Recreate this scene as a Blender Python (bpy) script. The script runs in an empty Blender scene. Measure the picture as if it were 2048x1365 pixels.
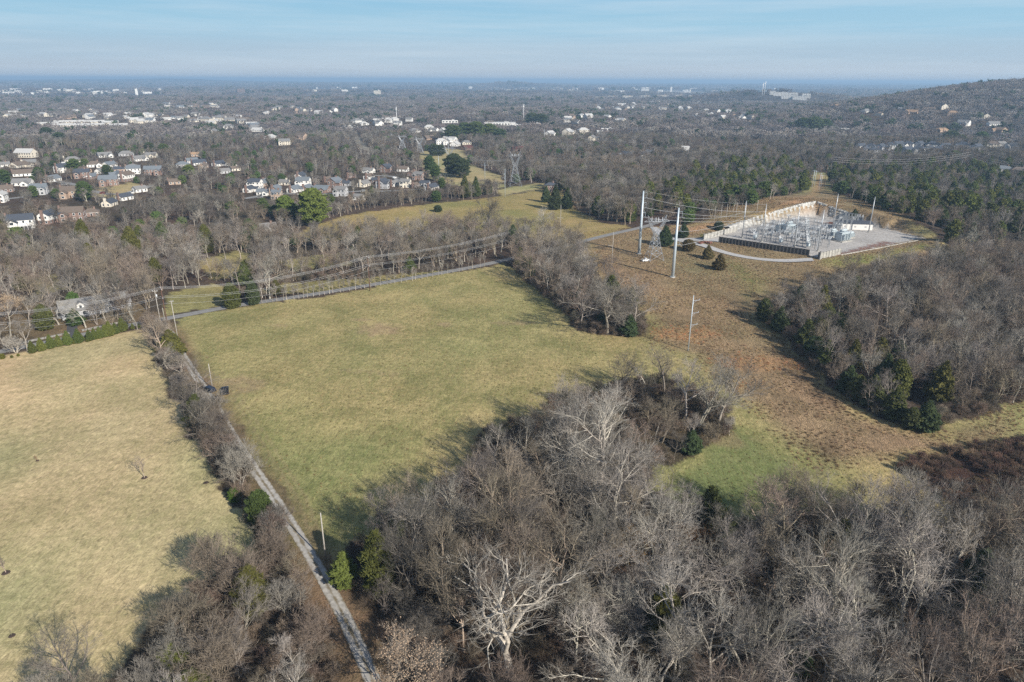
import bpy, math, random
import numpy as np
R = math.radians
random.seed(7)
rng = np.random.default_rng(11)
scene = bpy.context.scene
# ------------------------------------------------------------------ camera
CAM_H = 90.0
PITCH = 20.9
ROLL = 0.28
cd = bpy.data.cameras.new('camera'); cam = bpy.data.objects.new('camera', cd)
scene.collection.objects.link(cam); scene.camera = cam
cam.location = (0, 0, CAM_H)
cam.rotation_mode = 'XYZ'
from mathutils import Matrix, Vector
cam.matrix_world = Matrix.Translation((0, 0, CAM_H)) @ Matrix.Rotation(R(90 - PITCH), 4, 'X') @ Matrix.Rotation(R(ROLL), 4, 'Z')
cd.sensor_width = 36; cd.lens = 24; cd.clip_start = 1; cd.clip_end = 200000
# ------------------------------------------------------------------ world
SUN_AZ = 42.0     # degrees: shadows run this far left of straight ahead
SUN_EL = 29.0
w = bpy.data.worlds.new('World'); scene.world = w; w.use_nodes = True
nt = w.node_tree; nt.nodes.clear()
out = nt.nodes.new('ShaderNodeOutputWorld'); bg = nt.nodes.new('ShaderNodeBackground')
sky = nt.nodes.new('ShaderNodeTexSky'); sky.sky_type = 'NISHITA'; sky.sun_disc = False
sky.sun_elevation = R(SUN_EL); sky.sun_rotation = R(180 - SUN_AZ)
sky.altitude = 200; sky.air_density = 1.0; sky.dust_density = 0.3; sky.ozone_density = 4.0
bg.inputs['Strength'].default_value = 0.074
# thin streaky cirrus veil, laid out in world direction
tc = nt.nodes.new('ShaderNodeTexCoord'); sp = nt.nodes.new('ShaderNodeSeparateXYZ')
nt.links.new(tc.outputs['Generated'], sp.inputs[0])
mp = nt.nodes.new('ShaderNodeMapping'); mp.inputs['Scale'].default_value = (1.3, 1.3, 26); mp.inputs['Rotation'].default_value = (0.02, 0.03, 0)
nt.links.new(tc.outputs['Generated'], mp.inputs[0])
nz = nt.nodes.new('ShaderNodeTexNoise'); nz.inputs['Scale'].default_value = 1.6; nz.inputs['Detail'].default_value = 7; nz.inputs['Roughness'].default_value = .62
nt.links.new(mp.outputs[0], nz.inputs['Vector'])
rp = nt.nodes.new('ShaderNodeValToRGB'); rp.color_ramp.elements[0].position = .42; rp.color_ramp.elements[0].color = (0, 0, 0, 1)
rp.color_ramp.elements[1].position = .78; rp.color_ramp.elements[1].color = (.62, .62, .62, 1)
nt.links.new(nz.outputs['Fac'], rp.inputs[0])
mx = nt.nodes.new('ShaderNodeMix'); mx.data_type = 'RGBA'
nt.links.new(rp.outputs[0], mx.inputs['Factor'])
nt.links.new(sky.outputs[0], mx.inputs['A']); mx.inputs['B'].default_value = (6.6, 7.4, 8.4, 1)
# smog band low over the horizon (a property of the air in that direction)
mr = nt.nodes.new('ShaderNodeMapRange'); mr.inputs['From Min'].default_value = 0.06; mr.inputs['From Max'].default_value = 0.34
mr.inputs['To Min'].default_value = 1.15; mr.inputs['To Max'].default_value = 0; mr.interpolation_type = 'SMOOTHSTEP'
nt.links.new(sp.outputs['Z'], mr.inputs['Value'])
mx2 = nt.nodes.new('ShaderNodeMix'); mx2.data_type = 'RGBA'
nt.links.new(mr.outputs[0], mx2.inputs['Factor']); nt.links.new(mx.outputs['Result'], mx2.inputs['A'])
gr = nt.nodes.new('ShaderNodeValToRGB'); gr.color_ramp.interpolation = 'EASE'; el_ = gr.color_ramp.elements
for pos, c in ((0.0, (.545, .585, .625)), (.04, (.50, .575, .65)), (.13, (.43, .56, .67)), (.28, (.35, .575, .73)), (.55, (.20, .48, .72)), (1.0, (.14, .36, .66))):
    q = el_.new(pos); q.color = (*c, 1)
el_.remove(el_[0]); el_.remove(el_[-1])
m3 = nt.nodes.new('ShaderNodeMapRange'); m3.inputs['From Max'].default_value = .24; nt.links.new(sp.outputs['Z'], m3.inputs['Value']); nt.links.new(m3.outputs[0], gr.inputs[0])
sc = nt.nodes.new('ShaderNodeVectorMath'); sc.operation = 'SCALE'; sc.inputs['Scale'].default_value = 10.4; nt.links.new(gr.outputs[0], sc.inputs[0]); 
lowc = nt.nodes.new('ShaderNodeMix'); lowc.data_type = 'RGBA'; lowc.inputs['B'].default_value = (6.6, 7.6, 8.4, 1); nt.links.new(sc.outputs[0], lowc.inputs['A'])
vf = nt.nodes.new('ShaderNodeMath'); vf.operation = 'MULTIPLY'; vf.inputs[1].default_value = 1.0; nt.links.new(rp.outputs[0], vf.inputs[0]); nt.links.new(vf.outputs[0], lowc.inputs['Factor']); nt.links.new(lowc.outputs['Result'], mx2.inputs['B'])
nt.links.new(mx2.outputs['Result'], bg.inputs['Color']); nt.links.new(bg.outputs[0], out.inputs[0])
# ------------------------------------------------------------------ sun
sd = bpy.data.lights.new('sun', 'SUN'); sun = bpy.data.objects.new('sun', sd); scene.collection.objects.link(sun)
sd.energy = 5.0; sd.angle = R(.55); sd.color = (1, .94, .84)
el, az = R(SUN_EL), R(SUN_AZ)
sdir = Vector((math.sin(az) * math.cos(el), -math.cos(az) * math.cos(el), math.sin(el)))
sun.rotation_euler = sdir.to_track_quat('Z', 'Y').to_euler(); sun.location = (60, -60, 300)
scene.view_settings.view_transform = 'Standard'; scene.view_settings.look = 'None'
scene.view_settings.exposure = 0.46; scene.view_settings.gamma = 1
scene.cycles.max_bounces = 4; scene.cycles.diffuse_bounces = 2; scene.cycles.glossy_bounces = 2
scene.cycles.transmission_bounces = 2; scene.cycles.volume_bounces = 0; scene.cycles.transparent_max_bounces = 4
scene.cycles.use_adaptive_sampling = False
scene.cycles.use_denoising = False
# ------------------------------------------------------------------ helpers
C = scene.collection
F = 2048 * 24 / 36
cp, sn = math.cos(R(PITCH)), math.sin(R(PITCH))
cr, sr = math.cos(R(ROLL)), math.sin(R(ROLL))

def ray(u, v):
    a = (np.asarray(u, float) - 1024) / F; b = (682.5 - np.asarray(v, float)) / F
    a, b = a * cr - b * sr, a * sr + b * cr
    return a, cp + sn * b, -sn + cp * b

def to_px(x, y, z):
    dy = y * cp - (z - CAM_H) * sn
    b = (y * sn + (z - CAM_H) * cp) / dy; a = x / dy
    a, b = a * cr + b * sr, -a * sr + b * cr
    return 1024 + F * a, 682.5 - F * b

def flat(u, v, z=0.0):
    dx, dy, dz = ray(u, v); t = (z - CAM_H) / np.minimum(dz, -1e-4)
    return np.stack([dx * t, dy * t], -1)

def inpoly(x, y, poly):
    poly = np.asarray(poly); r = np.zeros(np.shape(x), bool); n = len(poly); j = n - 1
    for i in range(n):
        xi, yi = poly[i]; xj, yj = poly[j]
        c = ((yi > y) != (yj > y))
        r ^= c & (x < (xj - xi) * (y - yi) / ((yj - yi) if yj != yi else 1e-9) + xi)
        j = i
    return r

def segdist(x, y, poly, closed=True):
    poly = np.asarray(poly); n = len(poly); d = np.full(np.shape(x), 1e9)
    for i in range(n if closed else n - 1):
        a = poly[i]; b = poly[(i + 1) % n]; e = b - a; L = (e * e).sum() + 1e-9
        t = np.clip(((x - a[0]) * e[0] + (y - a[1]) * e[1]) / L, 0, 1)
        d = np.minimum(d, np.hypot(x - a[0] - t * e[0], y - a[1] - t * e[1]))
    return d

def sst(x): x = np.clip(x, 0, 1); return x * x * (3 - 2 * x)

def vnoise(x, y, s, seed=0):
    "smooth value noise 0..1"
    x = np.asarray(x) / s; y = np.asarray(y) / s
    xi = np.floor(x).astype(np.int64); yi = np.floor(y).astype(np.int64); fx = x - xi; fy = y - yi
    fx = fx * fx * (3 - 2 * fx); fy = fy * fy * (3 - 2 * fy)
    def h(a, b):
        k = (a * 374761393 + b * 668265263 + seed * 1442695041) & 0x7fffffff
        k = ((k ^ (k >> 13)) * 1274126177) & 0x7fffffff
        return ((k ^ (k >> 16)) & 0xffff) / 65535.0
    return (h(xi, yi) * (1 - fx) + h(xi + 1, yi) * fx) * (1 - fy) + (h(xi, yi + 1) * (1 - fx) + h(xi + 1, yi + 1) * fx) * fy

# ------------------------------------------------------------------ terrain
PAD_Z = 5.0
PAD = flat([1404, 1440, 1620, 1650, 1848, 1790, 1706, 1628, 1560, 1470], [470, 484, 512, 516, 477, 462, 443, 431, 441, 458], PAD_Z)
CUT = flat([1462, 1515, 1560, 1628, 1700, 1760], [458, 449, 440, 430, 440, 452], PAD_Z)   # foot of the rock cut
KN = flat(1640, 425, 8.0); KF = flat(1560, 470, 5.0)

def height(x, y):
    x = np.asarray(x, float); y = np.asarray(y, float); r = np.hypot(x, y)
    h = np.zeros_like(r)
    h += sst((r - 520) / 500) * (vnoise(x, y, 420, 3) - .5) * 13
    h += sst((r - 2500) / 3000) * (vnoise(x, y, 1300, 4) - .5) * 30
    h += sst((r - 9000) / 6000) * (vnoise(x, y, 5200, 5)) * 75
    h -= sst((r - 2500) / 3000) * 6
    h += (vnoise(x, y, 60, 8) - .5) * 1.6 * sst((r - 90) / 120)
    # knoll that carries the substation
    dx = (x - KN[0]) ; dy = (y - KN[1])
    h += 12.0 * np.exp(-(dx * dx / (2 * 85 ** 2) + dy * dy / (2 * 70 ** 2)))
    dx = (x - KF[0]) ; dy = (y - KF[1])
    h += 1.5 * np.exp(-(dx * dx + dy * dy) / (2 * 60 ** 2))
    # wooded ridge at the right
    s = x / np.maximum(y, 1) * 2000
    ridge = 92 * sst((s - 480) / 1050) + 8 * np.sin(s / 170) * sst((s - 500) / 400)
    h += ridge * np.exp(-((y - 2050) / 560) ** 2) * (y > 0)
    # isolated far hills
    for u, d, hh, sg in ((1572, 3600, 40, 210), (1020, 9000, 62, 330), (1500, 3500, 16, 220), (330, 15000, 55, 1500)):
        a, b, _ = ray(u, 175); a, b = float(a), float(b); k = d / math.hypot(a, b)
        h += hh * np.exp(-((x - a * k) ** 2 + (y - b * k) ** 2) / (2 * sg * sg))
    near = (x > 60) & (x < 420) & (y > 250) & (y < 640)
    if near.any():
        xn, yn = x[near], y[near]
        ins = inpoly(xn, yn, PAD); d = segdist(xn, yn, PAD)
        wgt = np.where(ins, 0, sst(d / np.where(segdist(xn, yn, CUT, False) < 9, 2.5, 14)))
        h[near] = PAD_Z * (1 - wgt) + h[near] * wgt
    return h

def hz(x, y): return float(height(np.array([x]), np.array([y]))[0])

def G(u, v):
    "point of the terrain seen at pixel (u, v) of the photograph"
    dx, dy, dz = (float(q) for q in ray(u, v)); dz = min(dz, -.0022)
    lo, hi = 40.0, (CAM_H + 5) / -dz + 50
    for _ in range(3):
        ts = np.geomspace(lo, hi, 160); gap = CAM_H + dz * ts - height(dx * ts, dy * ts); k = np.argmax(gap <= 0)
        if gap[k] > 0: lo = hi * .999; break
        lo, hi = ts[max(0, k - 1)], ts[k]
    t = (lo + hi) / 2
    return Vector((dx * t, dy * t, hz(dx * t, dy * t)))

def GP(pts): return np.array([G(*p)[:2] for p in pts])

def tall(p, vtop):
    "height of a thing that stands at p and reaches up to pixel row vtop"
    lo, hi = 0.0, 120.0
    for _ in range(40):
        m = (lo + hi) / 2
        if to_px(p[0], p[1], p[2] + m)[1] > vtop: lo = m
        else: hi = m
    return lo

# ------------------------------------------------------------------ materials
def mat(name, col, rough=.8, metal=0, noise=0, scale=5, col2=None, bump=0, coords='Object', objcol=False, detail=4):
    m = bpy.data.materials.new(name); m.use_nodes = True; t = m.node_tree; b = t.nodes['Principled BSDF']
    b.inputs['Roughness'].default_value = rough; b.inputs['Metallic'].default_value = metal
    if 'Specular IOR Level' in b.inputs: b.inputs['Specular IOR Level'].default_value = .25 if rough > .5 else .5
    b.inputs['Base Color'].default_value = (*col, 1)
    src = None
    if noise or col2:
        tc = t.nodes.new('ShaderNodeTexCoord'); n = t.nodes.new('ShaderNodeTexNoise'); n.inputs['Scale'].default_value = scale; n.inputs['Detail'].default_value = detail
        t.links.new(tc.outputs[coords], n.inputs['Vector'])
        mx = t.nodes.new('ShaderNodeMix'); mx.data_type = 'RGBA'
        rr = t.nodes.new('ShaderNodeMapRange'); rr.inputs['From Min'].default_value = .35; rr.inputs['From Max'].default_value = .65
        t.links.new(n.outputs['Fac'], rr.inputs['Value']); t.links.new(rr.outputs[0], mx.inputs['Factor'])
        c2 = col2 or tuple(max(0, c * (1 - noise)) for c in col)
        mx.inputs['A'].default_value = (*col, 1); mx.inputs['B'].default_value = (*c2, 1)
        src = mx.outputs['Result']
        if bump:
            bp = t.nodes.new('ShaderNodeBump'); bp.inputs['Strength'].default_value = bump; bp.inputs['Distance'].default_value = .1
            t.links.new(n.outputs['Fac'], bp.inputs['Height']); t.links.new(bp.outputs[0], b.inputs['Normal'])
    if objcol:
        oi = t.nodes.new('ShaderNodeObjectInfo'); m2 = t.nodes.new('ShaderNodeMix'); m2.data_type = 'RGBA'; m2.blend_type = 'MULTIPLY'; m2.inputs['Factor'].default_value = 1
        if src: t.links.new(src, m2.inputs['A'])
        else: m2.inputs['A'].default_value = (*col, 1)
        t.links.new(oi.outputs['Color'], m2.inputs['B'])
        hs = t.nodes.new('ShaderNodeHueSaturation'); vr = t.nodes.new('ShaderNodeMapRange'); vr.inputs['To Min'].default_value = .72; vr.inputs['To Max'].default_value = 1.28
        t.links.new(oi.outputs['Random'], vr.inputs['Value']); t.links.new(vr.outputs[0], hs.inputs['Value'])
        mm = t.nodes.new('ShaderNodeMath'); mm.operation = 'MULTIPLY_ADD'; mm.inputs[1].default_value = 7.3; mm.inputs[2].default_value = .1
        fr = t.nodes.new('ShaderNodeMath'); fr.operation = 'FRACT'; t.links.new(oi.outputs['Random'], mm.inputs[0]); t.links.new(mm.outputs[0], fr.inputs[0])
        hr = t.nodes.new('ShaderNodeMapRange'); hr.inputs['To Min'].default_value = .48; hr.inputs['To Max'].default_value = .52
        t.links.new(fr.outputs[0], hr.inputs['Value']); t.links.new(hr.outputs[0], hs.inputs['Hue'])
        t.links.new(m2.outputs['Result'], hs.inputs['Color']); src = hs.outputs[0]
    if src: t.links.new(src, b.inputs['Base Color'])
    return m

# ------------------------------------------------------------------ mesh building
class MB:
    def __init__(s): s.v = []; s.f = []; s.m = []; s.n = 0
    def add(s, v, f, mi=0):
        v = np.asarray(v, float).reshape(-1, 3); o = s.n; s.v.append(v); s.n += len(v)
        s.f += [tuple(i + o for i in q) for q in f]; s.m += [mi] * len(f)
    def box(s, c, size, rz=0, mi=0, base=False):
        x, y, z = (k / 2 for k in size); z0, z1 = (0, size[2]) if base else (-z, z)
        p = np.array([(-x, -y, z0), (x, -y, z0), (x, y, z0), (-x, y, z0), (-x, -y, z1), (x, -y, z1), (x, y, z1), (-x, y, z1)])
        if rz: a, b = math.cos(rz), math.sin(rz); p = np.stack([p[:, 0] * a - p[:, 1] * b, p[:, 0] * b + p[:, 1] * a, p[:, 2]], 1)
        s.add(p + np.array(c), [(0, 3, 2, 1), (4, 5, 6, 7), (0, 1, 5, 4), (1, 2, 6, 5), (2, 3, 7, 6), (3, 0, 4, 7)], mi)
    def tube(s, pts, rad, n=6, mi=0, cap=True):
        pts = np.asarray(pts, float); k = len(pts); rad = np.broadcast_to(np.asarray(rad, float), (k,))
        d = np.gradient(pts, axis=0); d /= np.linalg.norm(d, axis=1)[:, None] + 1e-9
        up = np.where(np.abs(d[:, 2:3]) > .9, np.array([[1., 0, 0]]), np.array([[0., 0, 1]]))
        a = np.cross(d, up); a /= np.linalg.norm(a, axis=1)[:, None] + 1e-9; b = np.cross(d, a)
        th = np.arange(n) * 2 * math.pi / n
        ring = pts[:, None] + rad[:, None, None] * (np.cos(th)[None, :, None] * a[:, None] + np.sin(th)[None, :, None] * b[:, None])
        f = [(i * n + j, i * n + (j + 1) % n, (i + 1) * n + (j + 1) % n, (i + 1) * n + j) for i in range(k - 1) for j in range(n)]
        if cap: f += [tuple(range(n))[::-1], tuple((k - 1) * n + j for j in range(n))]
        s.add(ring.reshape(-1, 3), f, mi)
    def bar(s, a, b, r, n=4, mi=0): s.tube([a, b], r, n, mi)
    def mesh(s, name, mats, smooth=False):
        me = bpy.data.meshes.new(name)
        if s.v: me.from_pydata(np.concatenate(s.v).tolist(), [], s.f)
        for m in (mats if isinstance(mats, (list, tuple)) else [mats]): me.materials.append(m)
        if len(set(s.m)) > 1: me.polygons.foreach_set('material_index', s.m)
        if smooth: me.polygons.foreach_set('use_smooth', [True] * len(me.polygons))
        me.update(); return me

def fast_mesh(name, verts, faces3, mats, midx=None, smooth=False):
    me = bpy.data.meshes.new(name); nv, nf = len(verts), len(faces3); k = faces3.shape[1]
    me.vertices.add(nv); me.vertices.foreach_set('co', np.ascontiguousarray(verts, np.float32).ravel())
    me.loops.add(nf * k); me.loops.foreach_set('vertex_index', faces3.astype(np.int32).ravel())
    me.polygons.add(nf); me.polygons.foreach_set('loop_start', np.arange(nf, dtype=np.int32) * k)
    try: me.polygons.foreach_set('loop_total', np.full(nf, k, np.int32))
    except Exception: pass
    for m in mats: me.materials.append(m)
    if midx is not None: me.polygons.foreach_set('material_index', np.asarray(midx, np.int32))
    me.polygons.foreach_set('use_smooth', np.full(nf, smooth))
    me.update(calc_edges=True); me.validate(); return me

def ob(name, me, loc=(0, 0, 0), rz=0, parent=None, scale=None):
    o = bpy.data.objects.new(name, me); C.objects.link(o); o.location = loc; o.rotation_euler = (0, 0, rz)
    if scale is not None: o.scale = scale if hasattr(scale, '__len__') else (scale,) * 3
    if parent is not None: o.parent = parent
    return o
def part(name, mb, m, parent, smooth=False): return ob(name, mb.mesh(name, m, smooth) if isinstance(mb, MB) else mb, parent=parent)
def tag(o, label=None, cat=None, group=None, kind=None):
    if label: o['label'] = label
    if cat: o['category'] = cat
    if group: o['group'] = group
    if kind: o['kind'] = kind
    return o
def thing(name, loc, label, cat, group=None, rz=0):
    return tag(ob(name, None, loc, rz), label, cat, group)
def copy_tree(o, parent=None):
    c = o.copy(); C.objects.link(c); c.parent = parent
    for ch in o.children: copy_tree(ch, c)
    return c
ORD = ['leftmost', 'second from left', 'third from left', 'fourth from left', 'fifth from left', 'sixth from left', 'seventh from left', 'eighth from left', 'ninth from left', 'tenth from left', 'eleventh from left', 'twelfth from left'] + ['%dth from left' % k for k in range(13, 21)] + ['%s from left' % k for k in ('21st', '22nd', '23rd')] + ['%dth from left' % k for k in range(24, 31)] + ['31st from left', '32nd from left', '33rd from left'] + ['%dth from left' % k for k in range(34, 41)]
def name_row(objs, phrase):
    "label a set of look-alikes by their order from the left of the photograph"
    objs = sorted(objs, key=lambda o: to_px(*o.location)[0])
    if len(objs) == 1: objs[0]['label'] = 'the only ' + phrase.replace('trees', 'tree').replace('houses', 'house').replace('shrubs', 'shrub'); return
    for i, o in enumerate(objs): o['label'] = (ORD[i] if i < len(objs) - 1 or len(objs) < 3 else 'rightmost') + ' of the ' + phrase
# ------------------------------------------------------------------ layout of open ground (world outlines found from the view)
LANE = GP([(300, 560 + 72), (345, 668), (362, 706), (392, 752), (428, 808), (462, 868), (500, 926), (540, 984), (578, 1042), (618, 1106), (652, 1166), (690, 1236), (728, 1320), (770, 1420), (830, 1580)])
ROADA = GP([(-80, 720), (0, 704), (60, 692), (130, 678), (200, 662), (262, 650), (318, 641), (345, 636), (400, 625), (460, 613), (560, 599), (680, 581), (780, 564), (880, 547), (960, 532), (1010, 520), (1080, 505), (1140, 490), (1200, 474), (1262, 460), (1300, 452), (1324, 441)])
LOOP = GP([(1306, 455), (1330, 474), (1352, 481), (1392, 487), (1424, 498), (1456, 508), (1500, 517), (1545, 522), (1590, 523), (1626, 520)])
DRIVE2 = GP([(1352, 480), (1385, 479), (1415, 480), (1440, 482)])
HDRIVE = GP([(150, 676), (142, 655), (150, 640), (160, 628)])
TRACK = GP([(1370, 468), (1400, 455), (1440, 443), (1490, 432), (1540, 420), (1590, 404), (1625, 390), (1638, 372), (1641, 350)])
MAIN = [(345, 640), (460, 618), (700, 584), (985, 532), (1040, 512), (1150, 492), (1300, 456), (1384, 449), (1428, 436), (1516, 408), (1619, 379), (1624, 345), (1662, 345), (1664, 383), (1772, 423), (1846, 453), (1897, 486), (1903, 524), (1760, 556), (1640, 588), (1548, 612), (1524, 636), (1590, 700), (1680, 785), (1760, 838), (1860, 858), (1950, 836), (2048, 800), (2400, 760), (2400, 1120), (2048, 1090), (1900, 1085), (1780, 1040), (1680, 1030), (1550, 1046), (1480, 1060), (1380, 1050), (1290, 990), (1296, 935), (1180, 850), (1060, 842), (960, 872), (935, 950), (875, 1030), (790, 1075), (705, 1098), (664, 1150), (640, 1125), (600, 1050), (560, 990), (505, 905), (455, 830), (385, 715), (350, 672)]
LEFTF = [(-900, 960), (-400, 800), (0, 716), (150, 684), (280, 660), (305, 700), (340, 760), (372, 830), (410, 910), (455, 985), (505, 1052), (540, 1092), (480, 1136), (400, 1194), (318, 1270), (262, 1345), (180, 1362), (100, 1385), (60, 1700), (-900, 1700)]
FIELD2 = [(560, 488), (636, 447), (740, 422), (960, 398), (1080, 379), (1126, 383), (1150, 420), (1200, 444), (1262, 455), (1230, 464), (1160, 482), (1100, 486), (1040, 470), (900, 462), (720, 476)]
CORR = [(838, 306), (880, 296), (925, 300), (940, 330), (1000, 350), (1010, 372), (985, 378), (905, 372), (862, 358), (842, 330)]
CORR2 = [(990, 380), (1092, 365), (1100, 372), (1000, 392)]
LAWN1 = [(190, 392), (205, 375), (262, 366), (290, 372), (270, 388), (235, 402)]
LAWN2 = [(250, 770 - 390), (140, 376), (100, 380), (160, 372)]
MEAD = [(325, 592), (430, 566), (470, 590), (440, 612), (335, 632)]
MEAD2 = [(500, 590), (560, 566), (700, 560), (900, 540), (860, 560), (640, 585)]
GLADE = [(395, 522), (470, 502), (524, 520), (505, 556), (420, 560)]
GLADE2 = [(560, 522), (680, 506), (705, 530), (585, 552)]
GLADE3 = [(60, 560), (110, 545), (130, 575), (80, 590)]
YARD = [(0, 690), (0, 640), (80, 600), (240, 600), (290, 610), (300, 640), (150, 672)]
CITYP = [(1250, 186), (1340, 181), (1450, 184), (1380, 188)]
POWERCUT = [(668, 212), (676, 212), (706, 250), (726, 285), (745, 303), (735, 312), (712, 290), (690, 250)]
W4 = [(1000, 520), (1030, 545), (1080, 585), (1140, 640), (1158, 664), (1200, 672), (1290, 676), (1284, 640), (1240, 598), (1195, 560), (1165, 515), (1150, 496), (1080, 508)]
W2 = [(1215, 775), (1262, 762), (1330, 765), (1400, 790), (1455, 815), (1468, 862), (1440, 888), (1380, 905), (1330, 935), (1285, 935), (1180, 850), (1090, 843), (1110, 800)]
BRUSH = [(1790, 935), (1860, 905), (2048, 880), (2400, 870), (2400, 1110), (2048, 1085), (1960, 1070), (1900, 1010)]
MUD = [(1790, 900), (2048, 870), (2048, 1100), (1900, 1030)]
GREEN = [(1320, 1010), (1330, 960), (1400, 900), (1470, 840), (1500, 850), (1560, 900), (1620, 945), (1560, 1010), (1400, 1040)]
SLOPE = [(1150, 470), (1262, 455), (1384, 449), (1619, 379), (1662, 345), (1664, 383), (1846, 453), (1897, 486), (1903, 524), (1640, 588), (1524, 636), (1680, 785), (1760, 838), (1860, 858), (2048, 800), (2048, 900), (1800, 930), (1625, 945), (1560, 890), (1500, 830), (1420, 750), (1370, 712), (1300, 690), (1290, 640), (1190, 560)]
ORANGE = [[(1400, 722), (1480, 704), (1560, 712), (1640, 735), (1560, 745), (1470, 742)], [(1290, 655), (1400, 650), (1470, 668), (1400, 690), (1310, 680)], [(1320, 790), (1400, 780), (1370, 830)], [(1180, 380 + 20), (1120, 400), (1150, 425)], [(1420, 780), (1500, 760), (1500, 800)]]
BROWNP = [[(1500, 640), (1600, 690), (1700, 800), (1760, 850), (1640, 820), (1540, 720)], [(1180, 620), (1290, 600), (1330, 680), (1290, 690)], [(1560, 880), (1660, 860), (1720, 900), (1640, 930)]]
RED = [(1690, 504), (1770, 484), (1790, 488), (1700, 510)]
Wd = {}
for k, v in list(globals().items()):
    if k.isupper() and isinstance(v, list) and k not in ('ORANGE', 'BROWNP', 'ORD'): Wd[k] = GP(v)
Wd['ORANGE'] = [GP(p) for p in ORANGE]; Wd['BROWNP'] = [GP(p) for p in BROWNP]
PADW = PAD

# ------------------------------------------------------------------ ground: one sheet out to the horizon
def build_ground():
    rr = [20.0]
    while rr[-1] < 42000: rr.append(rr[-1] * (1.0075 if rr[-1] < 700 else 1.016 if rr[-1] < 5000 else 1.03))
    rr = np.array(rr)
    th = np.concatenate([np.linspace(-180, -62, 14)[:-1], np.arange(-62, 62, .3), np.linspace(62, 180, 14)[:-1]]) * math.pi / 180
    nr, nt_ = len(rr), len(th)
    Rg, Tg = np.meshgrid(rr, th, indexing='ij'); X = (Rg * np.sin(Tg)).ravel(); Y = (Rg * np.cos(Tg)).ravel()
    Z = height(X, Y)
    i = np.arange(nr - 1)[:, None] * nt_; j = np.arange(nt_)[None]; j2 = (j + 1) % nt_
    q = np.stack([i + j, i + nt_ + j, i + nt_ + j2, i + j2], -1).reshape(-1, 4)[:, ::-1]
    # close the small hole under the camera
    c = len(X); X = np.append(X, 0); Y = np.append(Y, 0); Z = np.append(Z, 0)
    V = np.stack([X, Y, Z], 1)
    me = bpy.data.meshes.new('ground')
    cap = np.stack([np.full(nt_, c), np.arange(nt_), (np.arange(nt_) + 1) % nt_], 1)
    nq = len(q); me.vertices.add(len(V)); me.vertices.foreach_set('co', V.astype(np.float32).ravel())
    loops = np.concatenate([q.ravel(), cap[:, ::-1].ravel()]); me.loops.add(len(loops)); me.loops.foreach_set('vertex_index', loops.astype(np.int32))
    me.polygons.add(nq + nt_); me.polygons.foreach_set('loop_start', np.concatenate([np.arange(nq) * 4, nq * 4 + np.arange(nt_) * 3]).astype(np.int32))
    me.polygons.foreach_set('use_smooth', np.ones(nq + nt_, bool)); me.update(calc_edges=True)
    # cover: two tints per place, mixed by noise in the material
    jit = lambda s, a, sd: (vnoise(X, Y, s, sd) - .5) * a
    xj = X + jit(9, 5, 21) + jit(3, 2, 22); yj = Y + jit(9, 5, 23) + jit(3, 2, 24)
    A = np.tile([.105, .078, .056], (len(X), 1)); B = np.tile([.062, .046, .035], (len(X), 1)); Rf = np.full(len(X), .5)
    def paint(poly, a, b, rf, soft=0, exact=False, amt=1.0):
        px, py = (X, Y) if exact else (xj, yj)
        x0, y0 = poly.min(0) - 20; x1, y1 = poly.max(0) + 20
        k = np.where((px > x0) & (px < x1) & (py > y0) & (py < y1))[0]
        if not len(k): return
        ins = inpoly(px[k], py[k], poly).astype(float)
        if soft: ins = np.maximum(ins, 0) * sst(segdist(px[k], py[k], poly) / soft)
        wv = (ins * amt)[:, None]
        A[k] = A[k] * (1 - wv) + np.array(a) * wv; B[k] = B[k] * (1 - wv) + np.array(b) * wv; Rf[k] = Rf[k] * (1 - wv[:, 0]) + rf * wv[:, 0]
    far = sst((np.hypot(X, Y) - 1500) / 3000)[:, None]
    A = A * (1 - far) + np.array([.085, .075, .070]) * far; B = B * (1 - far) + np.array([.045, .045, .045]) * far
    fld_a, fld_b = (.385, .320, .148), (.205, .192, .078)
    paint(Wd['MAIN'], fld_a, fld_b, .45)
    paint(Wd['SLOPE'], (.35, .255, .145), (.205, .155, .088), 1.0, 10)
    paint(Wd['LEFTF'], (.53, .415, .235), (.325, .270, .140), .25)
    paint(Wd['FIELD2'], (.36, .28, .125), (.25, .21, .08), .6)
    for n in ('CORR', 'CORR2', 'LAWN1', 'LAWN2'): paint(Wd[n], (.42, .34, .18), (.27, .24, .11), .3)
    for n in ('MEAD', 'MEAD2', 'GLADE', 'GLADE2', 'GLADE3'): paint(Wd[n], (.35, .30, .13), (.20, .17, .075), .5)
    paint(Wd['YARD'], (.21, .15, .085), (.12, .085, .055), .5)
    paint(Wd['GREEN'], (.245, .240, .105), (.155, .170, .065), .35, 6)
    for p in Wd['ORANGE']: paint(p, (.44, .265, .135), (.30, .20, .105), 1.0, 5, amt=.85)
    for p in Wd['BROWNP']: paint(p, (.15, .105, .062), (.10, .072, .045), 1.0, 9, amt=.8)
    paint(Wd['BRUSH'], (.10, .062, .045), (.055, .036, .028), 1.0, 4)
    for n in ('W4', 'W2'): paint(Wd[n], (.115, .085, .055), (.065, .05, .035), .7)
    paint(Wd['POWERCUT'], (.30, .27, .22), (.22, .20, .16), .3)
    paint(Wd['CITYP'], (.38, .36, .33), (.25, .24, .22), .2)
    bank = GP([(1420, 505), (1470, 514), (1560, 560), (1500, 640), (1450, 560)]); paint(bank, (.28, .22, .10), (.15, .16, .055), .6, 14)
    g2 = GP([(1395, 470), (1425, 462), (1432, 472), (1400, 476)]); paint(g2, (.12, .18, .04), (.10, .14, .03), .2, 2)
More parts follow.
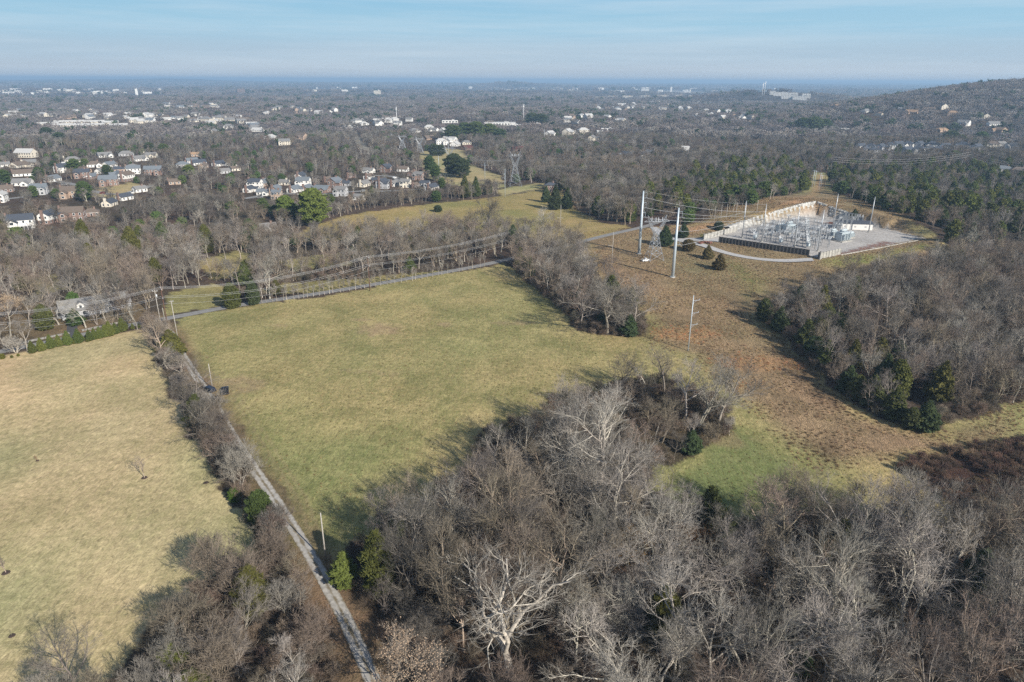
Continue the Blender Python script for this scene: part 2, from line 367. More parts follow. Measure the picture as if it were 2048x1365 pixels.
    g3 = GP([(1600, 470 + 60), (1760, 500), (1840, 482), (1890, 500), (1700, 545)]); paint(g3, (.25, .22, .09), (.14, .16, .05), .5, 8)
    dt = segdist(X, Y, TRACK, False); wt = (1 - sst((dt - 1.2) / 4))[:, None] * ((X > 60) & (Y > 250))[:, None]
    A = A * (1 - wt) + np.array([.42, .27, .14]) * wt; B = B * (1 - wt) + np.array([.30, .20, .11]) * wt
    # worn verge beside the lane, bare spots in the field, mown bands
    dl = segdist(X, Y, LANE, False); wl = ((1 - sst((dl - 2) / 5)) * .75)[:, None] * (np.hypot(X, Y) < 420)[:, None]
    A = A * (1 - wl) + np.array([.26, .17, .10]) * wl; B = B * (1 - wl) + np.array([.16, .12, .07]) * wl
    for (u, v, ra, rb) in ((760, 660, 13, 8), (890, 650, 4, 3), (1030, 646, 10, 3), (555, 652, 4, 3), (480, 770, 9, 9), (1445, 880, 10, 5), (720, 640, 6, 2)):
        c = G(u, v); e = ((X - c.x) / ra) ** 2 + ((Y - c.y) / rb) ** 2 + (vnoise(X, Y, 2.5, 31) - .5) * 1.2; wv = ((1 - sst(e)) * .55)[:, None]
        A = A * (1 - wv) + np.array([.34, .235, .15]) * wv; B = B * (1 - wv) + np.array([.25, .18, .11]) * wv
    # long soft differences in growth across the fields
    near = np.hypot(X, Y) < 900
    g = vnoise(X, Y, 48, 41) * .55 + vnoise(X, Y, 19, 42) * .3 + vnoise(X + Y * .3, Y * .35, 7, 43) * .15
    k = np.clip((g - .5) * 1.7, -.5, .5)[:, None] * near[:, None]
    A = A * (1 + k * np.array([.34, .14, .26])); B = B * (1 + k * np.array([.30, .10, .2]))
    # faint mowing and hay rows, wheel tracks
    for nm, ang, wl in (('MAIN', 62, 5.2), ('LEFTF', 24, 4.6), ('FIELD2', 20, 6.0)):
        ca, sa = math.cos(R(ang)), math.sin(R(ang)); q = -X * sa + Y * ca + (vnoise(X, Y, 40, 44) - .5) * 9
        st_ = np.sin(q * 6.283 / wl) * .045 * (vnoise(X, Y, 30, 45) > .35) * inpoly(X, Y, Wd[nm]); A = A * (1 + st_[:, None]); B = B * (1 + st_[:, None])
    for tr in (GP([(430, 800), (451, 790), (520, 765), (700, 742), (900, 760), (1060, 800)]), GP([(352, 690), (420, 720), (470, 790), (600, 990), (640, 1090)]), GP([(1290, 690), (1210, 730), (1120, 800)])):
        dt = segdist(X, Y, tr, False); wt = (((np.abs(dt - .85) < .38)) * .4 * (vnoise(X, Y, 14, 46) > .4))[:, None]; A = A * (1 - wt) + np.array([.30, .22, .13]) * wt; B = B * (1 - wt) + np.array([.22, .17, .10]) * wt
    paint(PADW, (.45, .425, .395), (.33, .31, .29), .1, exact=True)
    rs = flat([1668, 1690, 1770, 1790, 1700], [511, 504, 483, 486, 508], PAD_Z); paint(rs, (.26, .13, .095), (.19, .10, .075), .5, exact=True)
    for nm, arr in (('tint_a', A), ('tint_b', B)):
        at = me.color_attributes.new(nm, 'FLOAT_COLOR', 'POINT'); at.data.foreach_set('color', np.concatenate([arr, Rf[:, None]], 1).astype(np.float32).ravel())
    m = bpy.data.materials.new('ground_cover'); m.use_nodes = True; t = m.node_tree; b = t.nodes['Principled BSDF']; b.inputs['Roughness'].default_value = .95; b.inputs['Specular IOR Level'].default_value = .05
    N = t.nodes.new; L = t.links.new
    tcn = N('ShaderNodeTexCoord'); va = N('ShaderNodeVertexColor'); va.layer_name = 'tint_a'; vb = N('ShaderNodeVertexColor'); vb.layer_name = 'tint_b'
    def noise(sc, det, ro, sx=1, sy=1, rot=0, dist=0):
        mp = N('ShaderNodeMapping'); mp.inputs['Scale'].default_value = (sx, sy, 1); mp.inputs['Rotation'].default_value = (0, 0, rot)
        n = N('ShaderNodeTexNoise'); n.inputs['Scale'].default_value = sc; n.inputs['Detail'].default_value = det; n.inputs['Roughness'].default_value = ro; n.inputs['Distortion'].default_value = dist
        L(tcn.outputs['Object'], mp.inputs[0]); L(mp.outputs[0], n.inputs['Vector']); return n.outputs['Fac']
    def rng_(src, a, b2, c=0, d=1):
        n = N('ShaderNodeMapRange'); n.inputs['From Min'].default_value = a; n.inputs['From Max'].default_value = b2; n.inputs['To Min'].default_value = c; n.inputs['To Max'].default_value = d; L(src, n.inputs['Value']); return n.outputs[0]
    def math_(op, a, b2):
        n = N('ShaderNodeMath'); n.operation = op
        for i_, s_ in enumerate((a, b2)):
            if isinstance(s_, (int, float)): n.inputs[i_].default_value = s_
            else: L(s_, n.inputs[i_])
        return n.outputs[0]
    big = noise(.05, 5, .6, dist=.4); mid = noise(.35, 4, .6, 1, 1.7, .5, .8); streak = noise(.9, 4, .65, 1, .28, -.65, .5); fine = noise(2.6, 3, .7)
    f = math_('ADD', math_('MULTIPLY', big, .30), math_('MULTIPLY', mid, .25)); f = math_('ADD', f, math_('MULTIPLY', streak, .30)); f = math_('ADD', f, math_('MULTIPLY', fine, .15))
    fac = rng_(f, .435, .56)
    mx = N('ShaderNodeMix'); mx.data_type = 'RGBA'; L(fac, mx.inputs['Factor']); L(va.outputs[0], mx.inputs['A']); L(vb.outputs[0], mx.inputs['B'])
    blade = noise(1.5, 3, .75, 1, .45, -.5, .9); br = rng_(math_('ADD', math_('MULTIPLY', blade, .65), math_('MULTIPLY', streak, .35)), .36, .64, .62, 1.42)
    vm = N('ShaderNodeVectorMath'); vm.operation = 'SCALE'; L(mx.outputs['Result'], vm.inputs[0]); L(br, vm.inputs['Scale']); L(vm.outputs[0], b.inputs['Base Color'])
    bp = N('ShaderNodeBump'); bp.inputs['Distance'].default_value = .9; L(va.outputs['Alpha'], bp.inputs['Strength']); L(math_('ADD', math_('MULTIPLY', streak, .6), math_('MULTIPLY', fine, .6)), bp.inputs['Height']); L(bp.outputs[0], b.inputs['Normal'])
    me.materials.append(m)
    return tag(ob('ground', me), kind='structure')
build_ground()

def ribbon(name, pts, width, m, lift=.05, sub=3.0, shoulder=0):
    pts = np.asarray(pts, float); seg = np.hypot(*np.diff(pts, axis=0).T); s = np.concatenate([[0], np.cumsum(seg)])
    n = max(4, int(s[-1] / sub)); q = np.linspace(0, s[-1], n)
    X = np.interp(q, s, pts[:, 0]); Y = np.interp(q, s, pts[:, 1])
    k = np.ones(5) / 5
    for _ in range(3):
        X[2:-2] = np.convolve(X, k, 'valid'); Y[2:-2] = np.convolve(Y, k, 'valid')
    tx, ty = np.gradient(X), np.gradient(Y); L = np.hypot(tx, ty); nx, ny = -ty / L, tx / L
    cols = np.linspace(-1, 1, 7); wv = width / 2 * (1 + .06 * (vnoise(X, Y, 4, 5) - .5))
    VX = X[:, None] + nx[:, None] * cols * wv[:, None]; VY = Y[:, None] + ny[:, None] * cols * wv[:, None]
    VZ = height(VX.ravel(), VY.ravel()).reshape(VX.shape); VZ = np.maximum(VZ, VZ.mean(1, keepdims=True)) + lift + .04 * (1 - cols ** 2)
    i = np.arange(n - 1)[:, None] * 7; j = np.arange(6)[None]
    f = np.stack([i + j, i + j + 1, i + 8 + j, i + 7 + j], -1).reshape(-1, 4)
    me = fast_mesh(name, np.stack([VX, VY, VZ], -1).reshape(-1, 3), f, [m], smooth=True)
    at = me.attributes.new('across', 'FLOAT', 'POINT'); at.data.foreach_set('value', np.tile(cols, n).astype(np.float32))
    me.flip_normals() if me.polygons[0].normal.z < 0 else None
    return tag(ob(name, me), kind='structure')
STREETS = [GP([(-60, 402), (40, 398), (110, 378), (170, 380), (235, 392), (275, 382), (300, 372)]), GP([(60, 352), (130, 366), (180, 376)]), GP([(488, 398), (560, 386), (640, 392), (700, 382), (760, 384), (850, 378)]), GP([(745, 352), (790, 352), (800, 366)]), GP([(1700, 305), (1780, 304), (1900, 303), (2060, 305)])]
M_gravel = mat('pale_gravel', (.50, .485, .47), .95, noise=.3, scale=1.4, bump=.3, coords='Object', detail=8)
def lane_mat():
    m = mat('worn_gravel', (.46, .435, .395), .95, noise=.32, scale=1.1, bump=.3, detail=8); t = m.node_tree; N = t.nodes.new; L = t.links.new; b = t.nodes['Principled BSDF']; src = b.inputs['Base Color'].links[0].from_socket
    a = N('ShaderNodeAttribute'); a.attribute_name = 'across'; ab = N('ShaderNodeMath'); ab.operation = 'ABSOLUTE'; L(a.outputs['Fac'], ab.inputs[0])
    tcx = N('ShaderNodeTexCoord'); nz_ = N('ShaderNodeTexNoise'); nz_.inputs['Scale'].default_value = .7; nz_.inputs['Detail'].default_value = 6; L(tcx.outputs['Object'], nz_.inputs['Vector'])
    d = N('ShaderNodeMath'); d.operation = 'SUBTRACT'; L(ab.outputs[0], d.inputs[0]); d.inputs[1].default_value = .52; d2 = N('ShaderNodeMath'); d2.operation = 'ABSOLUTE'; L(d.outputs[0], d2.inputs[0])
    s = N('ShaderNodeMath'); s.operation = 'ADD'; L(d2.outputs[0], s.inputs[0]); L(nz_.outputs['Fac'], s.inputs[1])
    r = N('ShaderNodeMapRange'); r.inputs['From Min'].default_value = .72; r.inputs['From Max'].default_value = 1.0; L(s.outputs[0], r.inputs['Value'])
    x = N('ShaderNodeMix'); x.data_type = 'RGBA'; L(r.outputs[0], x.inputs['Factor']); L(src, x.inputs['A']); x.inputs['B'].default_value = (.19, .155, .10, 1); L(x.outputs['Result'], b.inputs['Base Color']); return m
M_lane = lane_mat()
M_asph = mat('worn_asphalt', (.27, .262, .25), .9, noise=.22, scale=.8, detail=8)
M_dark_asph = mat('dark_asphalt', (.09, .09, .095), .9, noise=.2, scale=.8)
ribbon('gravel_lane', LANE, 2.6, M_lane, .05, 1.5)
ribbon('road', ROADA, 4.8, M_asph, .06, 3)
ribbon('gravel_loop', LOOP, 4.6, M_gravel, .07, 2)
ribbon('gravel_drive', DRIVE2, 7.0, M_gravel, .055, 2)
for st_ in STREETS: ribbon('street', st_, 7.0, M_asph, .12, 5)
ribbon('house_driveway', HDRIVE, 3.6, M_dark_asph, .09, 1.5)
# ------------------------------------------------------------------ plants
M_bark = mat('bark', (.43, .395, .345), .9, noise=.38, scale=2.2, objcol=True, detail=5)
M_twig = mat('twigs', (.222, .206, .186), .9, objcol=True)
M_green = mat('evergreen_needles', (.062, .078, .030), .85, objcol=True, noise=.35, scale=1.2)
M_leaf = mat('dry_leaves', (.5, .4, .3), .85, objcol=True, noise=.3, scale=3)

_tints = {}
def tinted(m, c):
    "the same material with its tint fixed, for plants that are part of one big object"
    key = (m.name, tuple(c))
    if key not in _tints:
        k = m.copy(); t = k.node_tree
        for nd in t.nodes:
            if nd.type == 'MIX' and nd.blend_type == 'MULTIPLY':
                for l in list(nd.inputs['B'].links): t.links.remove(l)
                for i_ in nd.inputs:
                    if i_.identifier == 'B_Color': i_.default_value = (*c, 1)
        _tints[key] = k
    return _tints[key]

def norm(a): return a / (np.linalg.norm(a, axis=-1, keepdims=True) + 1e-9)
def perp(d):
    up = np.where(np.abs(d[..., 2:3]) > .9, np.array([1., 0, 0]), np.array([0., 0, 1])); a = norm(np.cross(d, up)); return a, np.cross(d, a)

def tubes(PT, RD, n):
    "many polylines at once: PT (m,k,3), RD (m,k) -> verts, tris"
    m, k, _ = PT.shape; d = norm(np.gradient(PT, axis=1)); a, b = perp(d)
    th = np.arange(n) * 2 * math.pi / n
    V = PT[:, :, None] + RD[:, :, None, None] * (np.cos(th)[None, None, :, None] * a[:, :, None] + np.sin(th)[None, None, :, None] * b[:, :, None])
    o = (np.arange(m) * k * n)[:, None, None]; i = np.arange(k - 1)[None, :, None] * n; j = np.arange(n)[None, None]; j2 = (j + 1) % n
    q0, q1, q2, q3 = o + i + j, o + i + j2, o + i + n + j2, o + i + n + j
    T = np.concatenate([np.stack([q0, q1, q2], -1).reshape(-1, 3), np.stack([q0, q2, q3], -1).reshape(-1, 3)])
    return V.reshape(-1, 3), T

def spikes(base, d, L, r):
    "three sided tapering twigs"
    a, b = perp(d); m = len(base); V = []
    for k in range(3):
        t = k * 2 * math.pi / 3; V.append(base + r[:, None] * (math.cos(t) * a + math.sin(t) * b))
    V.append(base + d * L[:, None]); V = np.stack(V, 1).reshape(-1, 3); o = (np.arange(m) * 4)[:, None]
    T = np.concatenate([o + np.array(x) for x in ((0, 1, 3), (1, 2, 3), (2, 0, 3))]); return V, T

def grow(seed, H, spread=.42, clear=.3, limbs=9, n2=6, n3=6, ntw=3, tw=1.1, rtw=.022, lean=0., wig=.10, stems=1, r0=None, up=.5, k0=9, sides=(7, 5, 4, 3), thick=1.0):
    g = np.random.default_rng(seed); r0 = (r0 or H * .0165) * thick
    def child(P, Rr, cnt, t0, t1, ang, Lf, k, rf, upb):
        m = len(P); kk = P.shape[1]
        t = (np.arange(cnt)[None] + g.random((m, cnt))) / cnt * (t1 - t0) + t0
        idx = t * (kk - 1); i0 = np.clip(idx.astype(int), 0, kk - 2); f = (idx - i0)[..., None]; mm = np.arange(m)[:, None]
        base = P[mm, i0] * (1 - f) + P[mm, i0 + 1] * f; rb = Rr[mm, i0] * (1 - f[..., 0]) + Rr[mm, i0 + 1] * f[..., 0]
        pd = norm(P[mm, i0 + 1] - P[mm, i0]); a, b = perp(pd)
        ph = (np.arange(cnt) * 2.4)[None] + g.random((m, 1)) * 6.28 + g.normal(0, .5, (m, cnt))
        an = ang * (1 + g.normal(0, .25, (m, cnt)))
        d = norm(pd * np.cos(an)[..., None] + (a * np.cos(ph)[..., None] + b * np.sin(ph)[..., None]) * np.sin(an)[..., None])
        Ls = Lf(t, m, cnt) * (1 + g.normal(0, .18, (m, cnt)))
        base = base.reshape(-1, 3); d = d.reshape(-1, 3); Ls = Ls.reshape(-1); rr = np.minimum(rb.reshape(-1) * .8, rf * Ls)
        PT = [base]; cur = d
        for s in range(k - 1):
            cur = norm(cur + g.normal(0, wig * 1.6, cur.shape) + np.array([0, 0, upb])); PT.append(PT[-1] + cur * (Ls / (k - 1))[:, None])
        PT = np.stack(PT, 1); RD = rr[:, None] * np.linspace(1, .28, k)[None]
        return PT, RD
    P0 = []; 
    for s in range(stems):
        az_ = g.random() * 6.28; ln = (lean if stems == 1 else .28) ; h = H * (.86 if stems == 1 else .7 + .2 * g.random()); pts = [np.zeros(3) + (0 if stems == 1 else 1) * np.array([math.cos(az_), math.sin(az_), 0]) * .25]; cur = np.array([math.cos(az_) * ln, math.sin(az_) * ln, 1.])
        for k in range(k0 - 1):
            cur = cur + np.array([g.normal(0, wig), g.normal(0, wig), .08]); cur = cur / np.linalg.norm(cur); pts.append(pts[-1] + cur * h / (k0 - 1))
        P0.append(pts)
    P0 = np.array(P0); R0 = (r0 / math.sqrt(stems)) * np.linspace(1, .16, k0)[None] ** .9 * np.ones((stems, 1)); R0[:, 0] *= 1.35
    P1, R1 = child(P0, R0, limbs, clear, .96, .75, lambda t, m, c: H * spread * (1.08 - .72 * (t - clear) / (1 - clear)), 6, .021 * thick, .16 * up)
    P2, R2 = child(P1, R1, n2, .22, .98, .62, lambda t, m, c: H * spread * .46 * (1.1 - .55 * t), 5, .017 * thick, .13 * up)
    top = np.concatenate([P0[:, -3:]], 0)
    P3, R3 = child(P2, R2, n3, .15, 1, .6, lambda t, m, c: H * spread * .21 * (1.15 - .45 * t), 4, .016 * thick, .10 * up)
    # fine twigs
    TB, TD = [], []
    for P, cnt in ((P3, ntw), (P2, ntw), (P1, ntw)):
        m, k = P.shape[:2]; t = g.random((m, cnt)) * .85 + .15; idx = t * (k - 1); i0 = np.clip(idx.astype(int), 0, k - 2); f = (idx - i0)[..., None]; mm = np.arange(m)[:, None]
        base = P[mm, i0] * (1 - f) + P[mm, i0 + 1] * f; d = norm(P[mm, i0 + 1] - P[mm, i0]); TB.append(base.reshape(-1, 3)); TD.append(norm(d + g.normal(0, .42, d.shape) + np.array([0, 0, .25 * up])).reshape(-1, 3))
    TB = np.concatenate(TB); TD = np.concatenate(TD)
    out = []
    R3 = R3 * .72
    for P, Rr, n in ((P0, R0, sides[0]), (P1, R1, sides[1]), (P2, R2, sides[2]), (P3, R3, sides[3])): out.append(tubes(P, Rr, n))
    out.append(spikes(TB, TD, tw * (.5 + g.random(len(TB))), np.full(len(TB), rtw)))
    return out
def join(lst, mids):
    V = []; T = []; M = []; o = 0
    for (v, t), mi in zip(lst, mids): V.append(v); T.append(t + o); M.append(np.full(len(t), mi)); o += len(v)
    return np.concatenate(V), np.concatenate(T), np.concatenate(M)

def tree_meshes(name, g):
    "trunk (stem and limbs) and crown (branches and twigs)"
    v, t, m = join(g[:2], [0, 0]); tr = fast_mesh(name + '_trunk', v, t, [M_bark], smooth=True)
    v, t, m = join(g[2:], [0, 1, 1]); cw = fast_mesh(name + '_crown', v, t, [M_bark, M_twig], m)
    return tr, cw
def tree_joined(name, g, gm=(0, 0, 0, 1, 1)):
    v, t, m = join(g, gm); return fast_mesh(name, v, t, [M_bark, M_twig], m)

def blobs(pts, size, g, flat_=.7, dirs=None):
    "leaf clumps: small closed irregular four-sided solids"
    m = len(pts); base = np.array([[1, 0, -.35], [-.5, .87, -.35], [-.5, -.87, -.35], [0, 0, 1.]])
    q = g.normal(size=(m, 4)); q = norm(q); w_, x, y, z = q.T
    Rm = np.stack([np.stack([1 - 2 * (y * y + z * z), 2 * (x * y - z * w_), 2 * (x * z + y * w_)], -1), np.stack([2 * (x * y + z * w_), 1 - 2 * (x * x + z * z), 2 * (y * z - x * w_)], -1), np.stack([2 * (x * z - y * w_), 2 * (y * z + x * w_), 1 - 2 * (x * x + y * y)], -1)], -2)
    loc = base[None] * (1 + g.normal(0, .25, (m, 4, 3))) * np.asarray(size).reshape(-1, 1, 1)
    V = np.einsum('mij,mkj->mki', Rm, loc); V[:, :, 2] *= flat_; V = V + pts[:, None]
    o = (np.arange(m) * 4)[:, None]; T = np.concatenate([o + np.array(f) for f in ((0, 1, 3), (1, 2, 3), (2, 0, 3), (0, 2, 1))])
    return V.reshape(-1, 3), T
def conifer(seed, H, W, n=3200, size=.32, prof='cone', skirt=.06, lump=.22, nb=0):
    g = np.random.default_rng(seed)
    t = g.random(n) ** (.75) ; t = 1 - t if prof == 'cone' else g.random(n); hh = skirt + (1 - skirt) * t
    if prof == 'cone': pr = (1 - t) ** .75 * (.55 + .45 * np.minimum(1, (1 - t) * 3)) * np.minimum(1, .62 + t * 2.2)
    elif prof == 'column': pr = np.minimum(1, (1 - t) * 2.2) ** .6 * np.minimum(1, .75 + t)
    else: pr = np.sqrt(np.clip(1 - ((t - .45) / .56) ** 2, 0, 1))
    ph = g.random(n) * 6.283
    ll = 1 + lump * np.sin(ph * 3 + t * 9 + seed) * np.cos(t * 17 + ph * 2) + lump * .9 * np.sin(ph * 5 - t * 23 + seed * 2)
    if prof == 'pine': ll *= .75 + .35 * np.abs(np.sin(t * 15 + ph * .5))
    rad = W / 2 * pr * ll * (1 - .5 * g.random(n) ** 2.2)
    P = np.stack([rad * np.cos(ph), rad * np.sin(ph), hh * H + g.normal(0, .1, n)], 1)
    V1, T1 = blobs(P, size * (.6 + .8 * g.random(n)), g, .8)
    # sprays that break the outline
    k = n // 5; ii = g.integers(0, n, k); d = norm(np.stack([np.cos(ph[ii]), np.sin(ph[ii]), .55 + .3 * g.random(k)], 1)); V2, T2 = spikes(P[ii], d, size * (1.2 + 1.8 * g.random(k)), np.full(k, size * .33))
    kk = 6; tr = tubes(np.array([[[0, 0, H * .9 * i / (kk - 1)] for i in range(kk)]]), np.linspace(H * .02, .03, kk)[None], 6)
    return tr, (V1, T1), (V2, T2)
def conifer_meshes(name, c):
    v, t, m = join(c[:1], [0]); a = fast_mesh(name + '_trunk', v, t, [M_bark], smooth=True); v, t, m = join(c[1:], [0, 0]); return a, fast_mesh(name + '_crown', v, t, [M_green], m)
def conifer_joined(name, c):
    v, t, m = join(c, [0, 1, 1]); return fast_mesh(name, v, t, [M_bark, M_green], m)

# --- prototypes for single trees
TALL = [tree_meshes('tall_bare_tree', grow(100 + i, H, **kw)) + (H,) for i, (H, kw) in enumerate([
    (20, dict(spread=.40, clear=.34, limbs=9, n2=6, n3=6, ntw=4, tw=1.0)),
    (22, dict(spread=.34, clear=.42, limbs=10, n2=6, n3=6, ntw=4, tw=1.0, lean=.08)),
    (18, dict(spread=.46, clear=.25, limbs=9, n2=7, n3=6, ntw=4, tw=.95)),
    (19, dict(spread=.38, clear=.40, limbs=8, n2=6, n3=7, ntw=4, tw=1.1, wig=.16)),
    (21, dict(spread=.42, clear=.22, limbs=7, n2=6, n3=6, ntw=4, stems=2)),
    (17, dict(spread=.5, clear=.3, limbs=8, n2=7, n3=6, ntw=4, tw=1.1, wig=.15, up=.25)),
    (23, dict(spread=.30, clear=.5, limbs=11, n2=5, n3=6, ntw=4, tw=.9, lean=.12)),
    (18, dict(spread=.44, clear=.2, limbs=7, n2=6, n3=6, ntw=4, stems=3, up=.7))])]
BROAD = [tree_meshes('broad_bare_tree', grow(201, 19, spread=.62, clear=.16, limbs=10, n2=8, n3=7, ntw=4, tw=1.2, up=.42, wig=.12, thick=1.15)) + (19,),
         tree_meshes('gnarled_bare_tree', grow(207, 19, spread=.66, clear=.10, limbs=7, n2=7, n3=7, ntw=4, tw=1.1, up=.9, wig=.24, thick=1.5)) + (19,)]
SMALL = [tree_meshes('small_bare_tree', grow(300 + i, H, **kw)) + (H,) for i, (H, kw) in enumerate([
    (9, dict(spread=.42, clear=.2, limbs=7, n2=6, n3=5, ntw=4, tw=.7, stems=3, rtw=.018, up=.8)),
    (8, dict(spread=.5, clear=.12, limbs=7, n2=6, n3=5, ntw=4, tw=.7, stems=4, rtw=.018)),
    (11, dict(spread=.34, clear=.25, limbs=8, n2=6, n3=5, ntw=4, tw=.7, stems=2, rtw=.018, up=.8)),
    (10, dict(spread=.38, clear=.3, limbs=9, n2=6, n3=5, ntw=4, tw=.7, rtw=.018))])]
SHRUB = [tree_meshes('bare_shrub', grow(400 + i, H, **kw)) + (H,) for i, (H, kw) in enumerate([
    (5.5, dict(spread=.5, clear=.08, limbs=5, n2=5, n3=4, ntw=4, tw=.6, stems=6, rtw=.017, k0=6, r0=.16)),
    (4.5, dict(spread=.6, clear=.08, limbs=5, n2=5, n3=4, ntw=4, tw=.6, stems=7, rtw=.017, k0=6, r0=.15)),
    (6.5, dict(spread=.42, clear=.1, limbs=5, n2=5, n3=4, ntw=4, tw=.6, stems=6, rtw=.017, k0=6, r0=.18))])]
CEDAR = [conifer_meshes('cedar', conifer(500, 9, 4.6, 4200, .27, 'column', lump=.18)) + (9,), conifer_meshes('cedar', conifer(501, 8, 5.2, 4200, .28, 'cone', lump=.26)) + (8,),
         conifer_meshes('pine', conifer(502, 14, 9, 5200, .42, 'pine', .12, .3)) + (14,), conifer_meshes('round', conifer(503, 6, 5.4, 4200, .24, 'round', 0, .16)) + (6,)]

def plant(name, proto, p, h, col, rz=None, wide=1.0, tilt=0):
    tr, cw, H = proto; s = h / H
    if proto in CEDAR[:2] and h > 8: wide *= (8 / h) ** .75
    e = ob(name, None, p, random.random() * 6.28 if rz is None else rz, scale=(s * wide, s * wide, s)); e.rotation_euler.x = tilt
    for nm, me in (('trunk', tr), ('crown', cw)):
        o = ob(nm, me, parent=e); o.color = (*col, 1)
    return e
# tints multiply the bark colour
TINT = {'pale grey': (1.22, 1.20, 1.16), 'grey': (.86, .83, .80), 'brown': (.90, .79, .68), 'dark grey': (.56, .53, .51), 'reddish brown': (.80, .68, .60)}
TK = list(TINT)
def gtint(base=(1, 1, 1), v=.0): return tuple(max(.02, b * (1 + random.uniform(-v, v))) for b in base)
# ------------------------------------------------------------------ stuff: one object whose points carry plants
def scatter(name, pts, rot, scl, idx, protos, label, cat='woodland', cols=None):
    n = len(pts)
    if not n: return
    me = bpy.data.meshes.new(name); me.vertices.add(n); me.vertices.foreach_set('co', np.asarray(pts, np.float32).ravel())
    for nm, ty, arr in (('turn', 'FLOAT', rot), ('size', 'FLOAT', scl), ('which', 'INT', idx)):
        a = me.attributes.new(nm, ty, 'POINT'); a.data.foreach_set('value', np.asarray(arr, np.int32 if ty == 'INT' else np.float32))
    o = ob(name, me); tag(o, label, cat, kind='stuff')
    col = bpy.data.collections.new(name + '_kinds')
    for i, (m, c) in enumerate(protos):
        m = m.copy()
        for j in range(len(m.materials)): m.materials[j] = tinted(m.materials[j], c)
        p = bpy.data.objects.new('%s_kind_%02d' % (name, i), m); col.objects.link(p)
    ng = bpy.data.node_groups.new(name, 'GeometryNodeTree'); ng.interface.new_socket('Geometry', in_out='INPUT', socket_type='NodeSocketGeometry'); ng.interface.new_socket('Geometry', in_out='OUTPUT', socket_type='NodeSocketGeometry')
    N = ng.nodes.new; L = ng.links.new; gi = N('NodeGroupInput'); go = N('NodeGroupOutput')
    ci = N('GeometryNodeCollectionInfo'); ci.inputs['Collection'].default_value = col; ci.inputs['Separate Children'].default_value = True; ci.inputs['Reset Children'].default_value = True
    ip = N('GeometryNodeInstanceOnPoints'); ip.inputs['Pick Instance'].default_value = True
    def attr(nm, ty):
        a = N('GeometryNodeInputNamedAttribute'); a.data_type = ty; a.inputs['Name'].default_value = nm; return a.outputs['Attribute']
    L(gi.outputs[0], ip.inputs['Points']); L(ci.outputs[0], ip.inputs['Instance']); L(attr('which', 'INT'), ip.inputs['Instance Index'])
    cx = N('ShaderNodeCombineXYZ'); L(attr('turn', 'FLOAT'), cx.inputs['Z']); L(cx.outputs[0], ip.inputs['Rotation'])
    L(attr('size', 'FLOAT'), ip.inputs['Scale']); L(ip.outputs[0], go.inputs[0])
    md = o.modifiers.new('plants', 'NODES'); md.node_group = ng
    return o

def jgrid(x0, x1, y0, y1, s, seed):
    g = np.random.default_rng(seed); xs = np.arange(x0, x1, s); ys = np.arange(y0, y1, s)
    X, Y = np.meshgrid(xs, ys); X = X.ravel() + g.uniform(-.45, .45, X.size) * s; Y = Y.ravel() + g.uniform(-.45, .45, Y.size) * s; return X, Y
def inframe(X, Y, mu=120, top=25):
    Z = height(X, Y); ok = Y > 20; u, v = to_px(X, np.maximum(Y, 1), Z); _, v2 = to_px(X, np.maximum(Y, 1), Z + top)
    return ok & (u > -mu) & (u < 2048 + mu) & (v2 < 1390)
HOUSES = []        # (x, y, radius) filled by the house list
def house_clear(X, Y):
    X, Y = np.asarray(X), np.asarray(Y)
    k = np.ones(len(X), bool)
    for (hx, hy, hr, fr) in HOUSES:
        d = np.hypot(X - hx, Y - hy); k &= d > hr
        # open lawn on the side towards the valley
        L = math.hypot(hx, hy); ux, uy = hx / L, hy / L; al = (hx - X) * ux + (hy - Y) * uy; la = np.abs(-(X - hx) * uy + (Y - hy) * ux)
        k &= ~((al > 0) & (al < fr) & (la < hr * .85))
    return k
CLEAR = ['MAIN', 'LEFTF', 'FIELD2', 'CORR', 'CORR2', 'LAWN1', 'LAWN2', 'MEAD', 'MEAD2', 'YARD', 'POWERCUT', 'CITYP', 'BRUSH']
def wooded(X, Y):
    k = np.ones(len(X), bool)
    for n in CLEAR:
        p = Wd[n]; k &= ~inpoly(X, Y, p)
    for n in ('GLADE', 'GLADE2', 'GLADE3'): k &= ~(inpoly(X, Y, Wd[n]) & (vnoise(X, Y, 7, 17) < .68))
    k |= inpoly(X, Y, Wd['W4']) | inpoly(X, Y, Wd['W2'])
    for rd, wd_ in ((LANE, 4.5), (ROADA, 5.5), (LOOP, 5), (HDRIVE, 4)): k &= segdist(X, Y, rd, False) > wd_
    k &= segdist(X, Y, TRACK, False) > 4
    for st_ in STREETS: k &= segdist(X, Y, st_, False) > 7
    k &= ~inpoly(X, Y, PAD) & ~((segdist(X, Y, PAD) < 10))
    return k
# ------------------------------------------------------------------ houses
M_white = mat('white_siding', (.74, .72, .68), .7, noise=.06, scale=3); M_cream = mat('cream_siding', (.66, .60, .50), .75, noise=.07, scale=3)
M_brick = mat('red_brick', (.25, .17, .14), .9, noise=.25, scale=6); M_tanb = mat('tan_brick', (.42, .31, .235), .9, noise=.2, scale=6); M_greyw = mat('grey_siding', (.42, .42, .43), .8, noise=.1, scale=3)
R_slate = mat('slate_roof', (.075, .085, .105), .85, noise=.25, scale=2.5); R_blue = mat('blue_grey_roof', (.17, .19, .21), .85, noise=.2, scale=2.5); R_brown = mat('brown_roof', (.17, .135, .11), .85, noise=.25, scale=2.5)
R_grey = mat('grey_roof', (.22, .215, .21), .85, noise=.2, scale=2.5); R_red = mat('red_roof', (.115, .05, .045), .85, noise=.2, scale=2.5); R_pale = mat('pale_roof', (.50, .49, .47), .8, noise=.15, scale=1.5); R_tan = mat('tan_roof', (.36, .24, .15), .85, noise=.2, scale=2.5)
